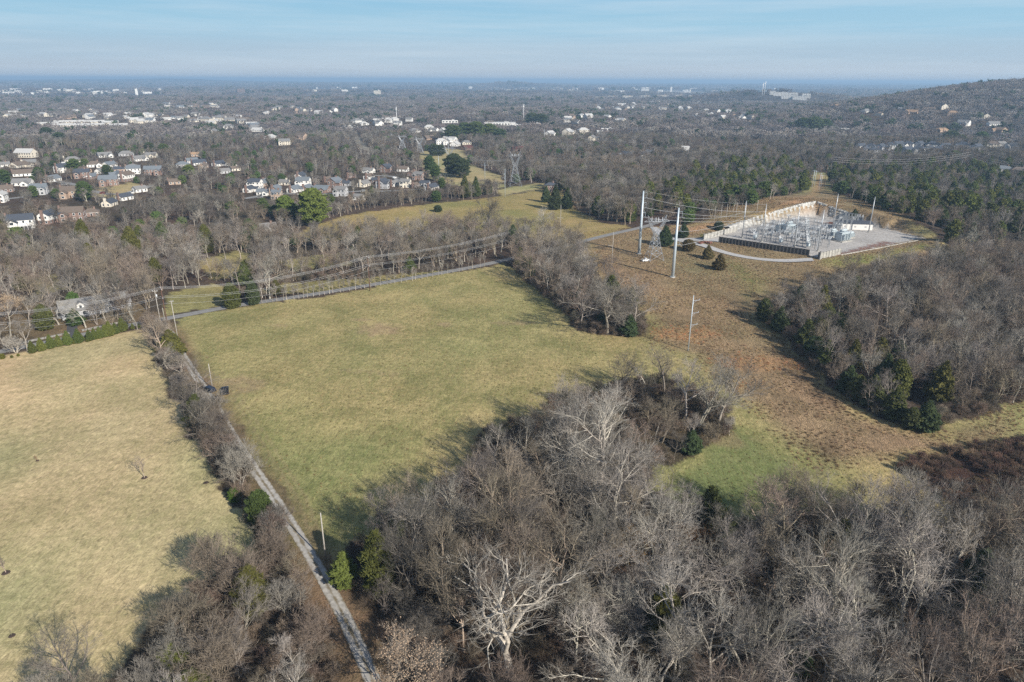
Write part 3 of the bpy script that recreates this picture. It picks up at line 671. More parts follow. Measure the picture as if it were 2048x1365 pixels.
M_glass = mat('window_glass', (.03, .038, .045), .12); M_trim = mat('white_trim', (.80, .79, .77), .6); M_door = mat('dark_door', (.07, .045, .035), .5)
WALLS = {'white': M_white, 'cream': M_cream, 'red brick': M_brick, 'tan brick': M_tanb, 'grey': M_greyw}
ROOFS = {'slate': R_slate, 'blue-grey': R_blue, 'brown': R_brown, 'grey': R_grey, 'red': R_red, 'pale': R_pale, 'tan': R_tan}
hr = random.Random(21)
def gable(mb, c, L, W, z0, rise, over=.45, mi=0, along_x=True, th=.22):
    "pitched roof of real thickness; ridge along x"
    hx, hy = L / 2 + over, W / 2 + over; dz = over * rise / (W / 2)
    top = [(-hx, -hy, -dz), (-hx, 0, rise), (-hx, hy, -dz), (hx, -hy, -dz), (hx, 0, rise), (hx, hy, -dz)]
    v = np.array(top + [(a, b, z - th) for a, b, z in top]) + np.array([0, 0, th])
    if not along_x: v = v[:, [1, 0, 2]] * np.array([1, -1, 1])
    v = v + np.array([c[0], c[1], z0 + .01])
    mb.add(v, [(0, 3, 4, 1), (1, 4, 5, 2), (6, 7, 10, 9), (7, 8, 11, 10), (0, 1, 7, 6), (1, 2, 8, 7), (3, 9, 10, 4), (4, 10, 11, 5), (0, 6, 9, 3), (2, 5, 11, 8)], mi)
def hip(mb, c, L, W, z0, rise, over=.45, mi=0):
    hx, hy = L / 2 + over, W / 2 + over; rx = max(.3, (L - W) / 2)
    v = np.array([(-hx, -hy, 0), (hx, -hy, 0), (hx, hy, 0), (-hx, hy, 0), (-rx, 0, rise), (rx, 0, rise), (-hx, -hy, -.2), (hx, -hy, -.2), (hx, hy, -.2), (-hx, hy, -.2)]) + np.array([c[0], c[1], z0 + .21])
    mb.add(v, [(0, 1, 5, 4), (2, 3, 4, 5), (3, 0, 4), (1, 2, 5), (6, 9, 8, 7), (0, 6, 7, 1), (1, 7, 8, 2), (2, 8, 9, 3), (3, 9, 6, 0)], mi)
def wallbox(mb, c, L, W, h, rise=0, along_x=True, mi=0):
    "walls with pointed gable ends when rise > 0"
    x, y = L / 2, W / 2
    v = [(-x, -y, -1.5), (x, -y, -1.5), (x, y, -1.5), (-x, y, -1.5), (-x, -y, h), (x, -y, h), (x, y, h), (-x, y, h), (-x, 0, h + rise), (x, 0, h + rise)]
    v = np.array(v)
    if not along_x: v = v[:, [1, 0, 2]] * np.array([1, -1, 1])
    v = v + np.array([c[0], c[1], 0])
    mb.add(v, [(0, 1, 5, 4), (2, 3, 7, 6), (3, 0, 4, 8, 7), (1, 2, 6, 9, 5), (0, 3, 2, 1), (4, 5, 9, 8), (6, 7, 8, 9)], mi)
def make_house(p, L=14, W=9, st=2, wall='white', roof='slate', style='gable', rz=0, wing=1, brick_base=False, label=None, group=None, detail=True, name='house', cat='house', dormers=0):
    h = 2.9 * st; rise = W * .34; wm, rm = WALLS[wall], ROOFS[roof]
    e = thing(name, p, label, cat, group, rz) if detail else None
    wb, rb = MB(), MB(); wins = []; off = []
    if style == 'hip': wallbox(wb, (0, 0), L, W, h); hip(rb, (0, 0), L, W, h, rise)
    else: wallbox(wb, (0, 0), L, W, h, rise); gable(rb, (0, 0), L, W, h, rise)
    wl = W * .55
    if wing:      # front wing with its own gable facing -y
        sx = L * .27 * wing; wd = W * .6
        wallbox(wb, (sx, -W / 2 - wl / 2 + .9), wl + 1.8, wd, h * (.98 if st == 1 else .8), wd * .34, along_x=False); gable(rb, (sx, -W / 2 - wl / 2 + 1.2), wl + 2.4, wd, h * (.98 if st == 1 else .8), wd * .34, along_x=False)
    def win(x, y, z, nx, ny, w_=1.1, hh=1.4):
        f, g_ = MB(), MB(); a = math.atan2(ny, nx) + math.pi / 2
        f.box((x + nx * .03, y + ny * .03, z), (w_ + .3, .12, hh + .3), a); g_.box((x + nx * .08, y + ny * .08, z), (w_, .08, hh), a)
        wins.append((f, g_))
    for s in range(st):
        z = 1.5 + 2.9 * s; nx = max(3, int(L / 3))
        for k in range(nx):
            x = -L / 2 + (k + .5) * L / nx
            if wing and abs(x - L * .27 * wing) < W * .33: continue
            win(x, -W / 2, z, 0, -1)
        for k in (-1, 1):
            win(L / 2, k * W * .25, z, 1, 0); win(-L / 2, k * W * .25, z, -1, 0)
        if wing and s * 2.9 < h * .8 - 1.5: win(L * .27 * wing, -W / 2 - wl, z, 0, -1, 1.8)
    if not detail:
        for f, g_ in wins:
            for q in g_.v: pass
            wb.add(np.concatenate(g_.v), g_.f, 2)
        o = wb.n; wb.add(np.concatenate(rb.v), rb.f, 1); wb.box((L * .3, W * .1, h + rise), (.9, .9, 2.2), 0, 3)
        o = ob(name, wb.mesh(name, [wm, rm, M_glass, M_brick]), p, rz); return tag(o, label, cat, group)
    part('wall', wb, wm, e); ro = part('roof', rb, rm, e)
    if brick_base:
        bb = MB(); bb.box((0, 0, -1.4), (L + .16, W + .16, 3.9), base=True)
        if wing: bb.box((L * .27 * wing, -W / 2 - wl / 2 + .9, -1.4), (W * .6 + .16, wl + 1.9, 3.9), base=True)
        part('brick_base', bb, M_brick, e)
    ch = MB(); cx = -L * .5 - .3 if hr.random() < .5 else L * .22
    ch.box((cx, 0, 0 if abs(cx) > L * .45 else h), (1.1, 1.6, h + rise + 1.2 if abs(cx) > L * .45 else rise + 1.1), base=True); ch.box((cx, 0, h + rise + 1.1), (1.3, 1.8, .3)); part('chimney', ch, M_brick if wall != 'cream' else M_cream, ro)
    for k in range(dormers):
        x = (k - (dormers - 1) / 2) * L / (dormers + .3) ; d = MB(); wallbox(d, (x, -W * .27), 3.2, 2.4, h + 1.9, .9, along_x=False); part('dormer', d, M_white, ro); dr = MB(); gable(dr, (x, -W * .27), 3.2, 2.4, h + 1.9, .9, .25, along_x=False); part('dormer_roof', dr, rm, ro); win(x, -W * .27 - 1.6, h + 1.1, 0, -1, .9, 1.2)
    dd = MB(); dd.box((0, -W / 2 - .05, 1.05), (1.1, .14, 2.1)); part('door', dd, M_door, e)
    for f, g_ in wins: w_ = part('window', f, M_trim, e); part('pane', g_, M_glass, w_)
    return e
LEFT = 'in the left suburb'
HL = [  # u, v(base), width px, wall, roof, style, storeys, rz deg, wing, brick base, label
    (45, 456, 52, 'white', 'slate', 'gable', 2, -8, -1, 0, 'white house with dark slate roof and rear deck, nearest the left frame edge'),
    (98, 446, 40, 'white', 'slate', 'gable', 2, 60, 1, 1, 'cream gabled house on a brick base beside the house with a deck'),
    (148, 440, 50, 'red brick', 'brown', 'gable', 2, -15, -1, 0, 'brown-roofed brick and white house third from the left frame edge'),
    (184, 432, 34, 'white', 'brown', 'hip', 1, -5, 0, 1, 'white house with a brown hipped roof on a brick base'),
    (220, 412, 36, 'cream', 'slate', 'gable', 1, 62, 0, 0, 'cream gabled house with dark roof behind the brown hipped roof'),
    (250, 400, 34, 'white', 'slate', 'gable', 1, 40, 0, 0, 'white gabled dark-roofed house at the edge of the bare wood'),
    (146, 395, 42, 'tan brick', 'brown', 'gable', 2, -20, -1, 0, 'large tan brick house beside the big lawn pine'),
    (219, 371, 40, 'red brick', 'blue-grey', 'gable', 2, -8, -1, 0, 'long brick house with grey roof overlooking the suburban lawn'),
    (254, 362, 30, 'white', 'brown', 'gable', 2, 55, 0, 1, 'white gable-fronted house on brick right of the lawn house'),
    (269, 348, 26, 'white', 'blue-grey', 'gable', 2, -5, 0, 0, 'boxy two-storey white house behind the gable-fronted one'),
    (308, 350, 34, 'red brick', 'blue-grey', 'gable', 2, -12, 1, 0, 'brick house with blue-grey roof at the right of the left suburb'),
    (166, 356, 28, 'red brick', 'slate', 'gable', 2, -10, -1, 0, 'brick house with dark blue roof left of the lawn'),
    (185, 358, 22, 'white', 'blue-grey', 'gable', 1, 60, 0, 1, 'small white gabled house between two brick ones'),
    (128, 345, 34, 'white', 'slate', 'gable', 2, 35, 1, 0, 'white multi-gabled house beside the dark pine'),
    (80, 388, 34, 'grey', 'blue-grey', 'gable', 2, -12, 1, 0, 'grey-roofed house with a white gable left of the tan brick house'),
    (106, 363, 28, 'white', 'blue-grey', 'gable', 1, 50, 0, 0, 'low white house half hidden behind a pine'),
    (48, 352, 40, 'white', 'brown', 'gable', 1, -4, 0, 0, 'long low brown-roofed house near the left edge'),
    (10, 384, 30, 'red brick', 'brown', 'gable', 1, -10, 0, 0, 'brown-roofed brick house at the left frame edge'),
    (5, 404, 18, 'white', 'pale', 'gable', 2, 70, 0, 0, 'narrow white gable cut by the left frame edge'),
    (40, 335, 32, 'cream', 'brown', 'gable', 1, 50, 1, 0, 'cream gabled house up at the left'), (8, 334, 20, 'white', 'grey', 'gable', 1, 10, 0, 0, 'white house at the left edge above the long low one'),
    (60, 330, 24, 'tan brick', 'grey', 'gable', 1, -10, 0, 0, 'tan house right of the cream gabled one'), (146, 324, 28, 'cream', 'grey', 'hip', 1, 0, 0, 0, 'pale hipped-roof house above the slate one'), (190, 334, 28, 'white', 'brown', 'hip', 1, 0, 1, 0, 'brown hipped-roof house in the middle of the left suburb'),
    (210, 315, 26, 'white', 'grey', 'gable', 1, 15, 1, 0, 'white house with two chimneys at the top of the left suburb'), (253, 312, 28, 'grey', 'grey', 'hip', 1, 0, 0, 0, 'large grey hipped roof at the top of the left suburb'),
    (277, 322, 26, 'white', 'grey', 'gable', 1, 40, 1, 0, 'grey house with a white gable behind the boxy one'), (302, 315, 24, 'cream', 'grey', 'gable', 1, -20, 1, 0, 'pale grey-roofed house at the top right of the left suburb'), (220, 334, 26, 'white', 'blue-grey', 'gable', 1, 50, 0, 0, 'white gable with blue-grey roof left of the boxy house'),
    (237, 344, 24, 'tan brick', 'slate', 'hip', 1, 0, 0, 0, 'dark hipped roof left of the boxy white house'), (202, 347, 20, 'white', 'grey', 'gable', 1, 55, 0, 0, 'slim white gable below the brown hipped roof'),
    (366, 334, 26, 'grey', 'blue-grey', 'hip', 1, 0, 0, 0, 'blue-grey roofed house left of the pair by the light pine'), (384, 326, 24, 'white', 'blue-grey', 'gable', 1, 20, 0, 0, 'long blue-grey roof right above the hipped one'), (391, 313, 16, 'tan brick', 'tan', 'gable', 1, 0, 0, 0, 'orange-roofed house amid the trees'),
    (350, 369, 20, 'tan brick', 'brown', 'gable', 1, 0, 0, 0, 'small brown house with a white chimney at the wood edge'), (280, 384, 18, 'white', 'grey', 'gable', 1, 30, 0, 0, 'little white outbuilding at the wood edge'),
    (398, 330, 28, 'white', 'slate', 'gable', 1, 20, 0, 0, 'white-fronted house with dark roof in the wood'), (408, 336, 20, 'tan brick', 'brown', 'gable', 1, 65, 0, 0, 'tan gable beside the white-fronted one'), (438, 332, 26, 'white', 'slate', 'gable', 1, 45, 1, 0, 'white gabled house with dark roof alone in the wood'), (449, 347, 22, 'grey', 'grey', 'gable', 1, 20, 0, 0, 'grey-roofed house below the lone white gable'), (470, 342, 20, 'cream', 'brown', 'gable', 1, 30, 0, 0, 'cream gable left of the townhouses'),
    (536, 462, 26, 'white', 'grey', 'gable', 1, 10, 0, 0, 'steep grey-roofed cottage hidden in the wood left of centre'),
    (1101, 384, 26, 'red brick', 'slate', 'hip', 2, 0, 0, 0, 'dark brick building with slate roof at the left end of the big wood'),
    (934, 300, 28, 'red brick', 'red', 'gable', 1, 50, 0, 0, 'left building with a dark red roof beyond the clearing'), (1036, 302, 26, 'red brick', 'red', 'gable', 1, 5, 1, 0, 'right building with a dark red roof behind the lattice tower'),
    (1231, 322, 30, 'red brick', 'blue-grey', 'gable', 2, 35, 0, 0, 'leftmost brick gable on the ridge above the big wood'), (1256, 318, 28, 'red brick', 'slate', 'gable', 2, -30, 1, 0, 'second brick gabled house on the ridge with dark roof'), (1281, 318, 24, 'white', 'slate', 'gable', 2, 60, 0, 1, 'narrow white and brick gable on the ridge'), (1303, 314, 28, 'cream', 'blue-grey', 'gable', 2, -35, 1, 0, 'large pale double-gabled house on the ridge'), (1332, 316, 26, 'grey', 'blue-grey', 'hip', 1, 0, 0, 0, 'grey hipped roof right of the double-gabled house'), (1366, 306, 28, 'white', 'pale', 'gable', 1, 40, 0, 0, 'white gabled house at the right end of the ridge row'),
    (2006, 343, 30, 'white', 'blue-grey', 'hip', 1, 10, 0, 0, 'pale hipped-roof house at the right edge behind the wood'), (2036, 346, 28, 'red brick', 'brown', 'hip', 1, 10, 1, 0, 'brick house cut by the right frame edge'),
    (1370, 300, 18, 'white', 'pale', 'gable', 1, 0, 0, 0, 'small white roof among trees at the top of the big wood'),
]
TOWN = [(499, 384, 24, 'white', 'slate'), (512, 376, 24, 'white', 'slate'), (524, 372, 30, 'tan brick', 'blue-grey'), (528, 390, 24, 'white', 'blue-grey'), (552, 390, 24, 'tan brick', 'blue-grey'), (570, 370, 20, 'cream', 'grey'), (589, 384, 28, 'white', 'blue-grey'), (608, 373, 26, 'white', 'blue-grey'), (614, 382, 26, 'red brick', 'blue-grey'), (645, 384, 30, 'red brick', 'blue-grey'), (670, 374, 28, 'red brick', 'blue-grey'), (690, 372, 22, 'grey', 'slate'), (700, 356, 16, 'red brick', 'brown'), (683, 392, 24, 'grey', 'grey'), (728, 373, 26, 'cream', 'grey'), (754, 366, 20, 'red brick', 'slate'), (765, 376, 26, 'grey', 'slate'), (774, 370, 20, 'white', 'blue-grey'), (788, 372, 20, 'white', 'grey'), (812, 375, 20, 'cream', 'grey'), (830, 376, 18, 'red brick', 'brown'), (738, 346, 22, 'white', 'grey'), (772, 344, 24, 'red brick', 'slate'), (806, 343, 22, 'white', 'brown'), (826, 352, 24, 'red brick', 'brown'), (838, 360, 20, 'red brick', 'grey'), (864, 380, 28, 'white', 'slate'), (850, 372, 20, 'grey', 'slate'), (602, 362, 22, 'white', 'slate'), (718, 400, 22, 'white', 'grey'), (655, 364, 18, 'red brick', 'brown'), (555, 398, 18, 'tan brick', 'blue-grey'), (738, 358, 22, 'white', 'brown')]
NEWH = [(1720, 300, 18, 'white', 'slate'), (1740, 301, 20, 'white', 'slate'), (1760, 301, 20, 'grey', 'slate'), (1779, 298, 18, 'white', 'slate'), (1795, 296, 20, 'white', 'slate'), (1815, 296, 20, 'white', 'slate'), (1837, 296, 20, 'grey', 'slate'), (1863, 297, 22, 'white', 'slate'), (1889, 300, 18, 'white', 'slate'), (1923, 299, 24, 'white', 'slate'), (1951, 303, 24, 'grey', 'slate'), (1983, 296, 20, 'cream', 'brown'), (2000, 296, 16, 'white', 'grey'), (2025, 300, 20, 'white', 'grey'), (1728, 307, 18, 'white', 'slate'), (1748, 308, 18, 'grey', 'slate'), (1813, 307, 20, 'grey', 'slate'), (1836, 306, 20, 'white', 'slate'), (1856, 305, 20, 'white', 'slate'), (1875, 306, 18, 'grey', 'slate')]
def base_pt(u, v): return G(u, v)
HB = []
for (u, v, wp, wall, roof, style, st, rz, wing, bb, lab) in HL:
    p = base_pt(u, v); D = math.hypot(p.x, p.y); L = wp * D / F * (.70 if wp > 33 and u < 300 else .82); L = min(max(L, 10), 22)
    HOUSES.append((p.x, p.y, L * .62, 6 if 'hidden' in lab else 62 if u < 500 else 45)); HB.append((p, L, wall, roof, style, st, rz, wing, bb, lab))
TB_ = []
for k, (u, v, wp, wall, roof) in enumerate(TOWN):
    p = base_pt(u, v); D = math.hypot(p.x, p.y); L = wp * D / F * .95; HOUSES.append((p.x, p.y, L * .6, 60)); TB_.append((p, L, wall, roof, (62, -28, 58, -20)[k % 4], k))
NB_ = []
for k, (u, v, wp, wall, roof) in enumerate(NEWH):
    p = base_pt(u, v); D = math.hypot(p.x, p.y); L = max(11, wp * D / F * .9); HOUSES.append((p.x, p.y, L * .65, 90)); NB_.append((p, L, wall, roof, (50, -15, 70, 5)[k % 4], k))
FARH = []   # random clusters of distant homes: centre u, v, half width, half height, count, name
for (cu, cv, du, dv, n, nm, pal) in [(370, 240, 120, 9, 44, 'in the far left estate', 0), (470, 262, 50, 8, 10, 'just behind the left suburb', 0), (390, 214, 60, 4, 16, 'in the distant upper left estate', 0),
        (770, 247, 60, 5, 18, 'near the left white mast', 1), (868, 262, 45, 5, 10, 'left of the dark pine grove', 1), (1290, 215, 110, 8, 40, 'in the far suburb right of centre', 0), (1190, 240, 60, 8, 10, 'behind the far church', 0), (1450, 232, 60, 9, 16, 'in the suburb left of the ridge', 0), (1780, 215, 120, 40, 10, 'on the wooded right-hand hillside', 2), (1950, 250, 80, 20, 8, 'low on the right-hand hill', 2),
        (120, 232, 110, 8, 20, 'above the long apartment rows', 0), (600, 225, 70, 8, 16, 'left of the power line cut', 0), (900, 284, 70, 8, 9, 'around the red-roofed buildings', 0), (1150, 275, 60, 12, 6, 'behind the lattice towers', 0), (570, 285, 50, 12, 6, 'above the townhouses', 0), (190, 345, 190, 34, 16, 'scattered through the left suburb', 0)]:
    for _ in range(n):
        u = cu + hr.uniform(-du, du); v = cv + hr.uniform(-dv, dv); p = G(u, v); D = math.hypot(p.x, p.y)
        if any(math.hypot(p.x - a, p.y - b) < rr_ + 12 for a, b, rr_, _f in HOUSES): continue
        HOUSES.append((p.x, p.y, 13, min(420, D * .085))); FARH.append((p, D, nm, pal))
def place_houses():
    for (p, L, wall, roof, style, st, rz, wing, bb, lab) in HB:
        face = math.degrees(-math.atan2(p.x, p.y)); W = L * (.62 if L < 16 else .55); near = math.hypot(p.x, p.y) < 1000
        e = make_house(p, L, W, st, wall, roof, style, R(face + rz), wing, bb, lab, 'houses of the suburbs' if 'building' not in lab else None, detail=near)
        if 'rear deck' in lab:
            d = MB(); d.box((L * .15, -W / 2 - 3.2, 2.6), (8, 3.6, .25)); part('deck', d, M_trim, e)
            d = MB()
            for x in np.linspace(-3.9, 3.9, 5): d.box((L * .15 + x, -W / 2 - 4.9, -1.5), (.22, .22, 5.2), base=True)
            d.box((L * .15, -W / 2 - 4.9, 3.6), (8, .1, .12)); part('deck_posts', d, M_trim, e)
    by = {}
    for (p, L, wall, roof, rz, k) in TB_:
        face = math.degrees(-math.atan2(p.x, p.y)); W = L * .62
        e = make_house(p, L, W, 1 + (k % 3 == 1), wall, roof, 'gable', R(face + rz), (1, -1, 0)[k % 3], 0, None, 'townhouses above the second field', detail=True, name='townhouse', cat='townhouse'); by.setdefault((wall, roof), []).append(e)
    for (wl_, rf_), os_ in by.items(): name_row(os_, '%s townhouses with %s roof above the second field' % (wl_, rf_))
    by = {}
    for (p, L, wall, roof, rz, k) in NB_:
        face = math.degrees(-math.atan2(p.x, p.y))
        e = make_house(p, L, L * .7, 2, wall, roof, ('gable', 'hip')[k % 2], R(face + rz), (1, -1)[k % 2], 0, None, 'new dark-roofed houses at the right', detail=False); by.setdefault((wall, roof), []).append(e)
    for (wl_, rf_), os_ in by.items(): name_row(os_, '%s %s-roofed houses in the new row at the right' % (wl_, rf_))
    by = {}
    pals = [[('white', 'pale'), ('cream', 'grey'), ('cream', 'pale'), ('tan brick', 'brown'), ('white', 'grey'), ('white', 'blue-grey')], [('white', 'pale'), ('white', 'grey')], [('white', 'grey'), ('tan brick', 'tan'), ('cream', 'brown')]]
    for (p, D, nm, pal) in FARH:
        wl_, rf_ = hr.choice(pals[pal]); L = hr.uniform(15, 24) if D > 1000 else hr.uniform(11, 15); face = math.degrees(-math.atan2(p.x, p.y))
        e = make_house(p, L, L * .6, 1 if D < 1000 else hr.choice([1, 2]), wl_, rf_, hr.choice(['gable', 'gable', 'hip']), R(face + hr.uniform(-80, 80)), hr.choice([-1, 0, 1]), 0, None, 'distant houses ' + nm, detail=False); by.setdefault((wl_, rf_, nm), []).append(e)
    for (wl_, rf_, nm), os_ in by.items(): name_row(os_, '%s %s-roofed houses %s' % (wl_, rf_, nm))
# ------------------------------------------------------------------ the woods
def Gs(lst): return [G(u, v) for u, v in lst]
rnd = random.Random(5)
TREES = []      # x, y, h, kind
NOTABLE = [  # u, v base, v top, proto, tint, width, label
    (1200, 1023, 832, BROAD[0], 'pale grey', 1.25, 'huge round-headed pale grey bare tree at the edge of the green clearing'),
    (1152, 1000, 838, BROAD[0], 'pale grey', 1.0, 'tall pale grey bare tree just left of the huge round-headed one'),
    (1018, 1352, 1120, BROAD[1], 'pale grey', 1.2, 'gnarled white-limbed bare tree with wide curving boughs near the bottom centre'),
    (912, 1122, 985, BROAD[1], 'pale grey', .75, 'dead-looking whitish tree with thick bare trunk at the wood edge by the field'),
    (1759, 1108, 937, TALL[0], 'grey', 1.2, 'tall vase-shaped bare tree standing proud beside the dark red brush'),
    (1548, 1088, 985, TALL[5], 'grey', 1.2, 'pale-trunked bare tree at the clearing with a low side bough'),
    (1393, 860, 708, TALL[4], 'grey', 1.15, 'tall bare tree with two pale stems in the copse below the three-armed pole'),
    (1328, 790, 690, TALL[0], 'dark grey', 1.1, 'dark bare tree with an upswept fan crown in the copse behind the shrubs'),
    (1292, 783, 712, TALL[3], 'pale grey', 1.0, 'slender pale bare tree between two dark ones in the copse'),
    (1246, 784, 708, TALL[7], 'dark grey', 1.1, 'dark leaning bare tree at the left end of the copse'),
    (1432, 856, 716, TALL[2], 'grey', 1.25, 'wide bare tree at the right end of the copse above the green clearing'),
    (1372, 850, 722, TALL[1], 'pale grey', 1.1, 'thin pale bare tree in the middle of the copse'),
    (168, 1408, 1268, TALL[2], 'dark grey', 1.0, 'dark spreading bare tree at the bottom left edge of the tan lawn'),
    (1270, 672, 560, TALL[2], 'grey', 1.2, 'large bare tree at the lower right tip of the central tree belt'),
    (1215, 668, 545, TALL[5], 'grey', 1.2, 'large bare tree near the lower tip of the central tree belt'),
    (1330, 1330, 1120, TALL[1], 'pale grey', 1.0, 'tall straight pale bare tree with fan crown at the bottom right of centre'),
    (1700, 1350, 1170, TALL[6], 'pale grey', 1.2, 'tall leaning bare tree at the bottom towards the right'),
    (1590, 1330, 1120, TALL[3], 'pale grey', 1.1, 'tall pale bare tree with long horizontal bough at the bottom right'),
    (975, 452 + 20, 396, BROAD[0], 'dark grey', 1.1, 'wide dark bare tree rising in front of the second field'),
    (212, 642, 570, BROAD[0], 'pale grey', .95, 'large bare yard tree in front of the house with white dormers'),
    (108, 640, 566, TALL[0], 'grey', 1.1, 'bare roadside tree left of the dormered house'),
    (118, 650, 575, TALL[3], 'grey', 1.0, 'bare roadside tree nearest the driveway'),
    (385, 548, 478, BROAD[1], 'pale grey', .9, 'pale crooked bare tree leaning over the small meadow'),
    (540, 598, 515, TALL[5], 'pale grey', 1.1, 'pale many-stemmed bare tree behind the road bend'),
    (268, 640, 540, TALL[4], 'grey', 1.2, 'tall twin-trunked bare tree beside the wooden pole'),
    (640, 444, 396, TALL[2], 'grey', 1.2, 'round bare tree in front of the big green pine'),
    (60, 652, 588, TALL[0], 'grey', 1.1, 'bare roadside tree standing nearest the far left road bend'),
    (22, 672, 600, TALL[6], 'grey', 1.1, 'slim bare roadside tree at the left frame edge'),
    (86, 622, 560, TALL[2], 'brown', 1.2, 'round bare yard tree behind the roadside trees'),
    (236, 640, 590, SMALL[3], 'brown', 1.1, 'small bare tree at the right end of the dormered house'),
    (172, 656, 586, TALL[3], 'pale grey', 1.1, 'slim pale bare tree in front of the dormered house, left of the large one'),
    (196, 650, 598, SMALL[2], 'grey', 1.2, 'small bare tree under the large yard tree'),
    (256, 648, 580, TALL[7], 'brown', 1.1, 'brown many-stemmed bare tree between the dormered house and the wooden pole'),
    (140, 620, 552, TALL[2], 'grey', 1.2, 'bare tree overhanging the garage of the dormered house'),
    (1850, 268, 248, TALL[0], 'pale grey', 1.3, 'pale bare tree standing above the new houses at the right'),
]
def mk_notable():
    for (u, v, vt, pr, tn, wd_, lab) in NOTABLE:
        p = G(u, v); o = plant('bare_tree', pr, p, tall(p, vt), TINT[tn], rz=rnd.random() * 6.28, wide=wd_)
        tag(o, lab, 'tree'); TREES.append((p.x, p.y))
mk_notable()
KEEP = np.array(TREES)
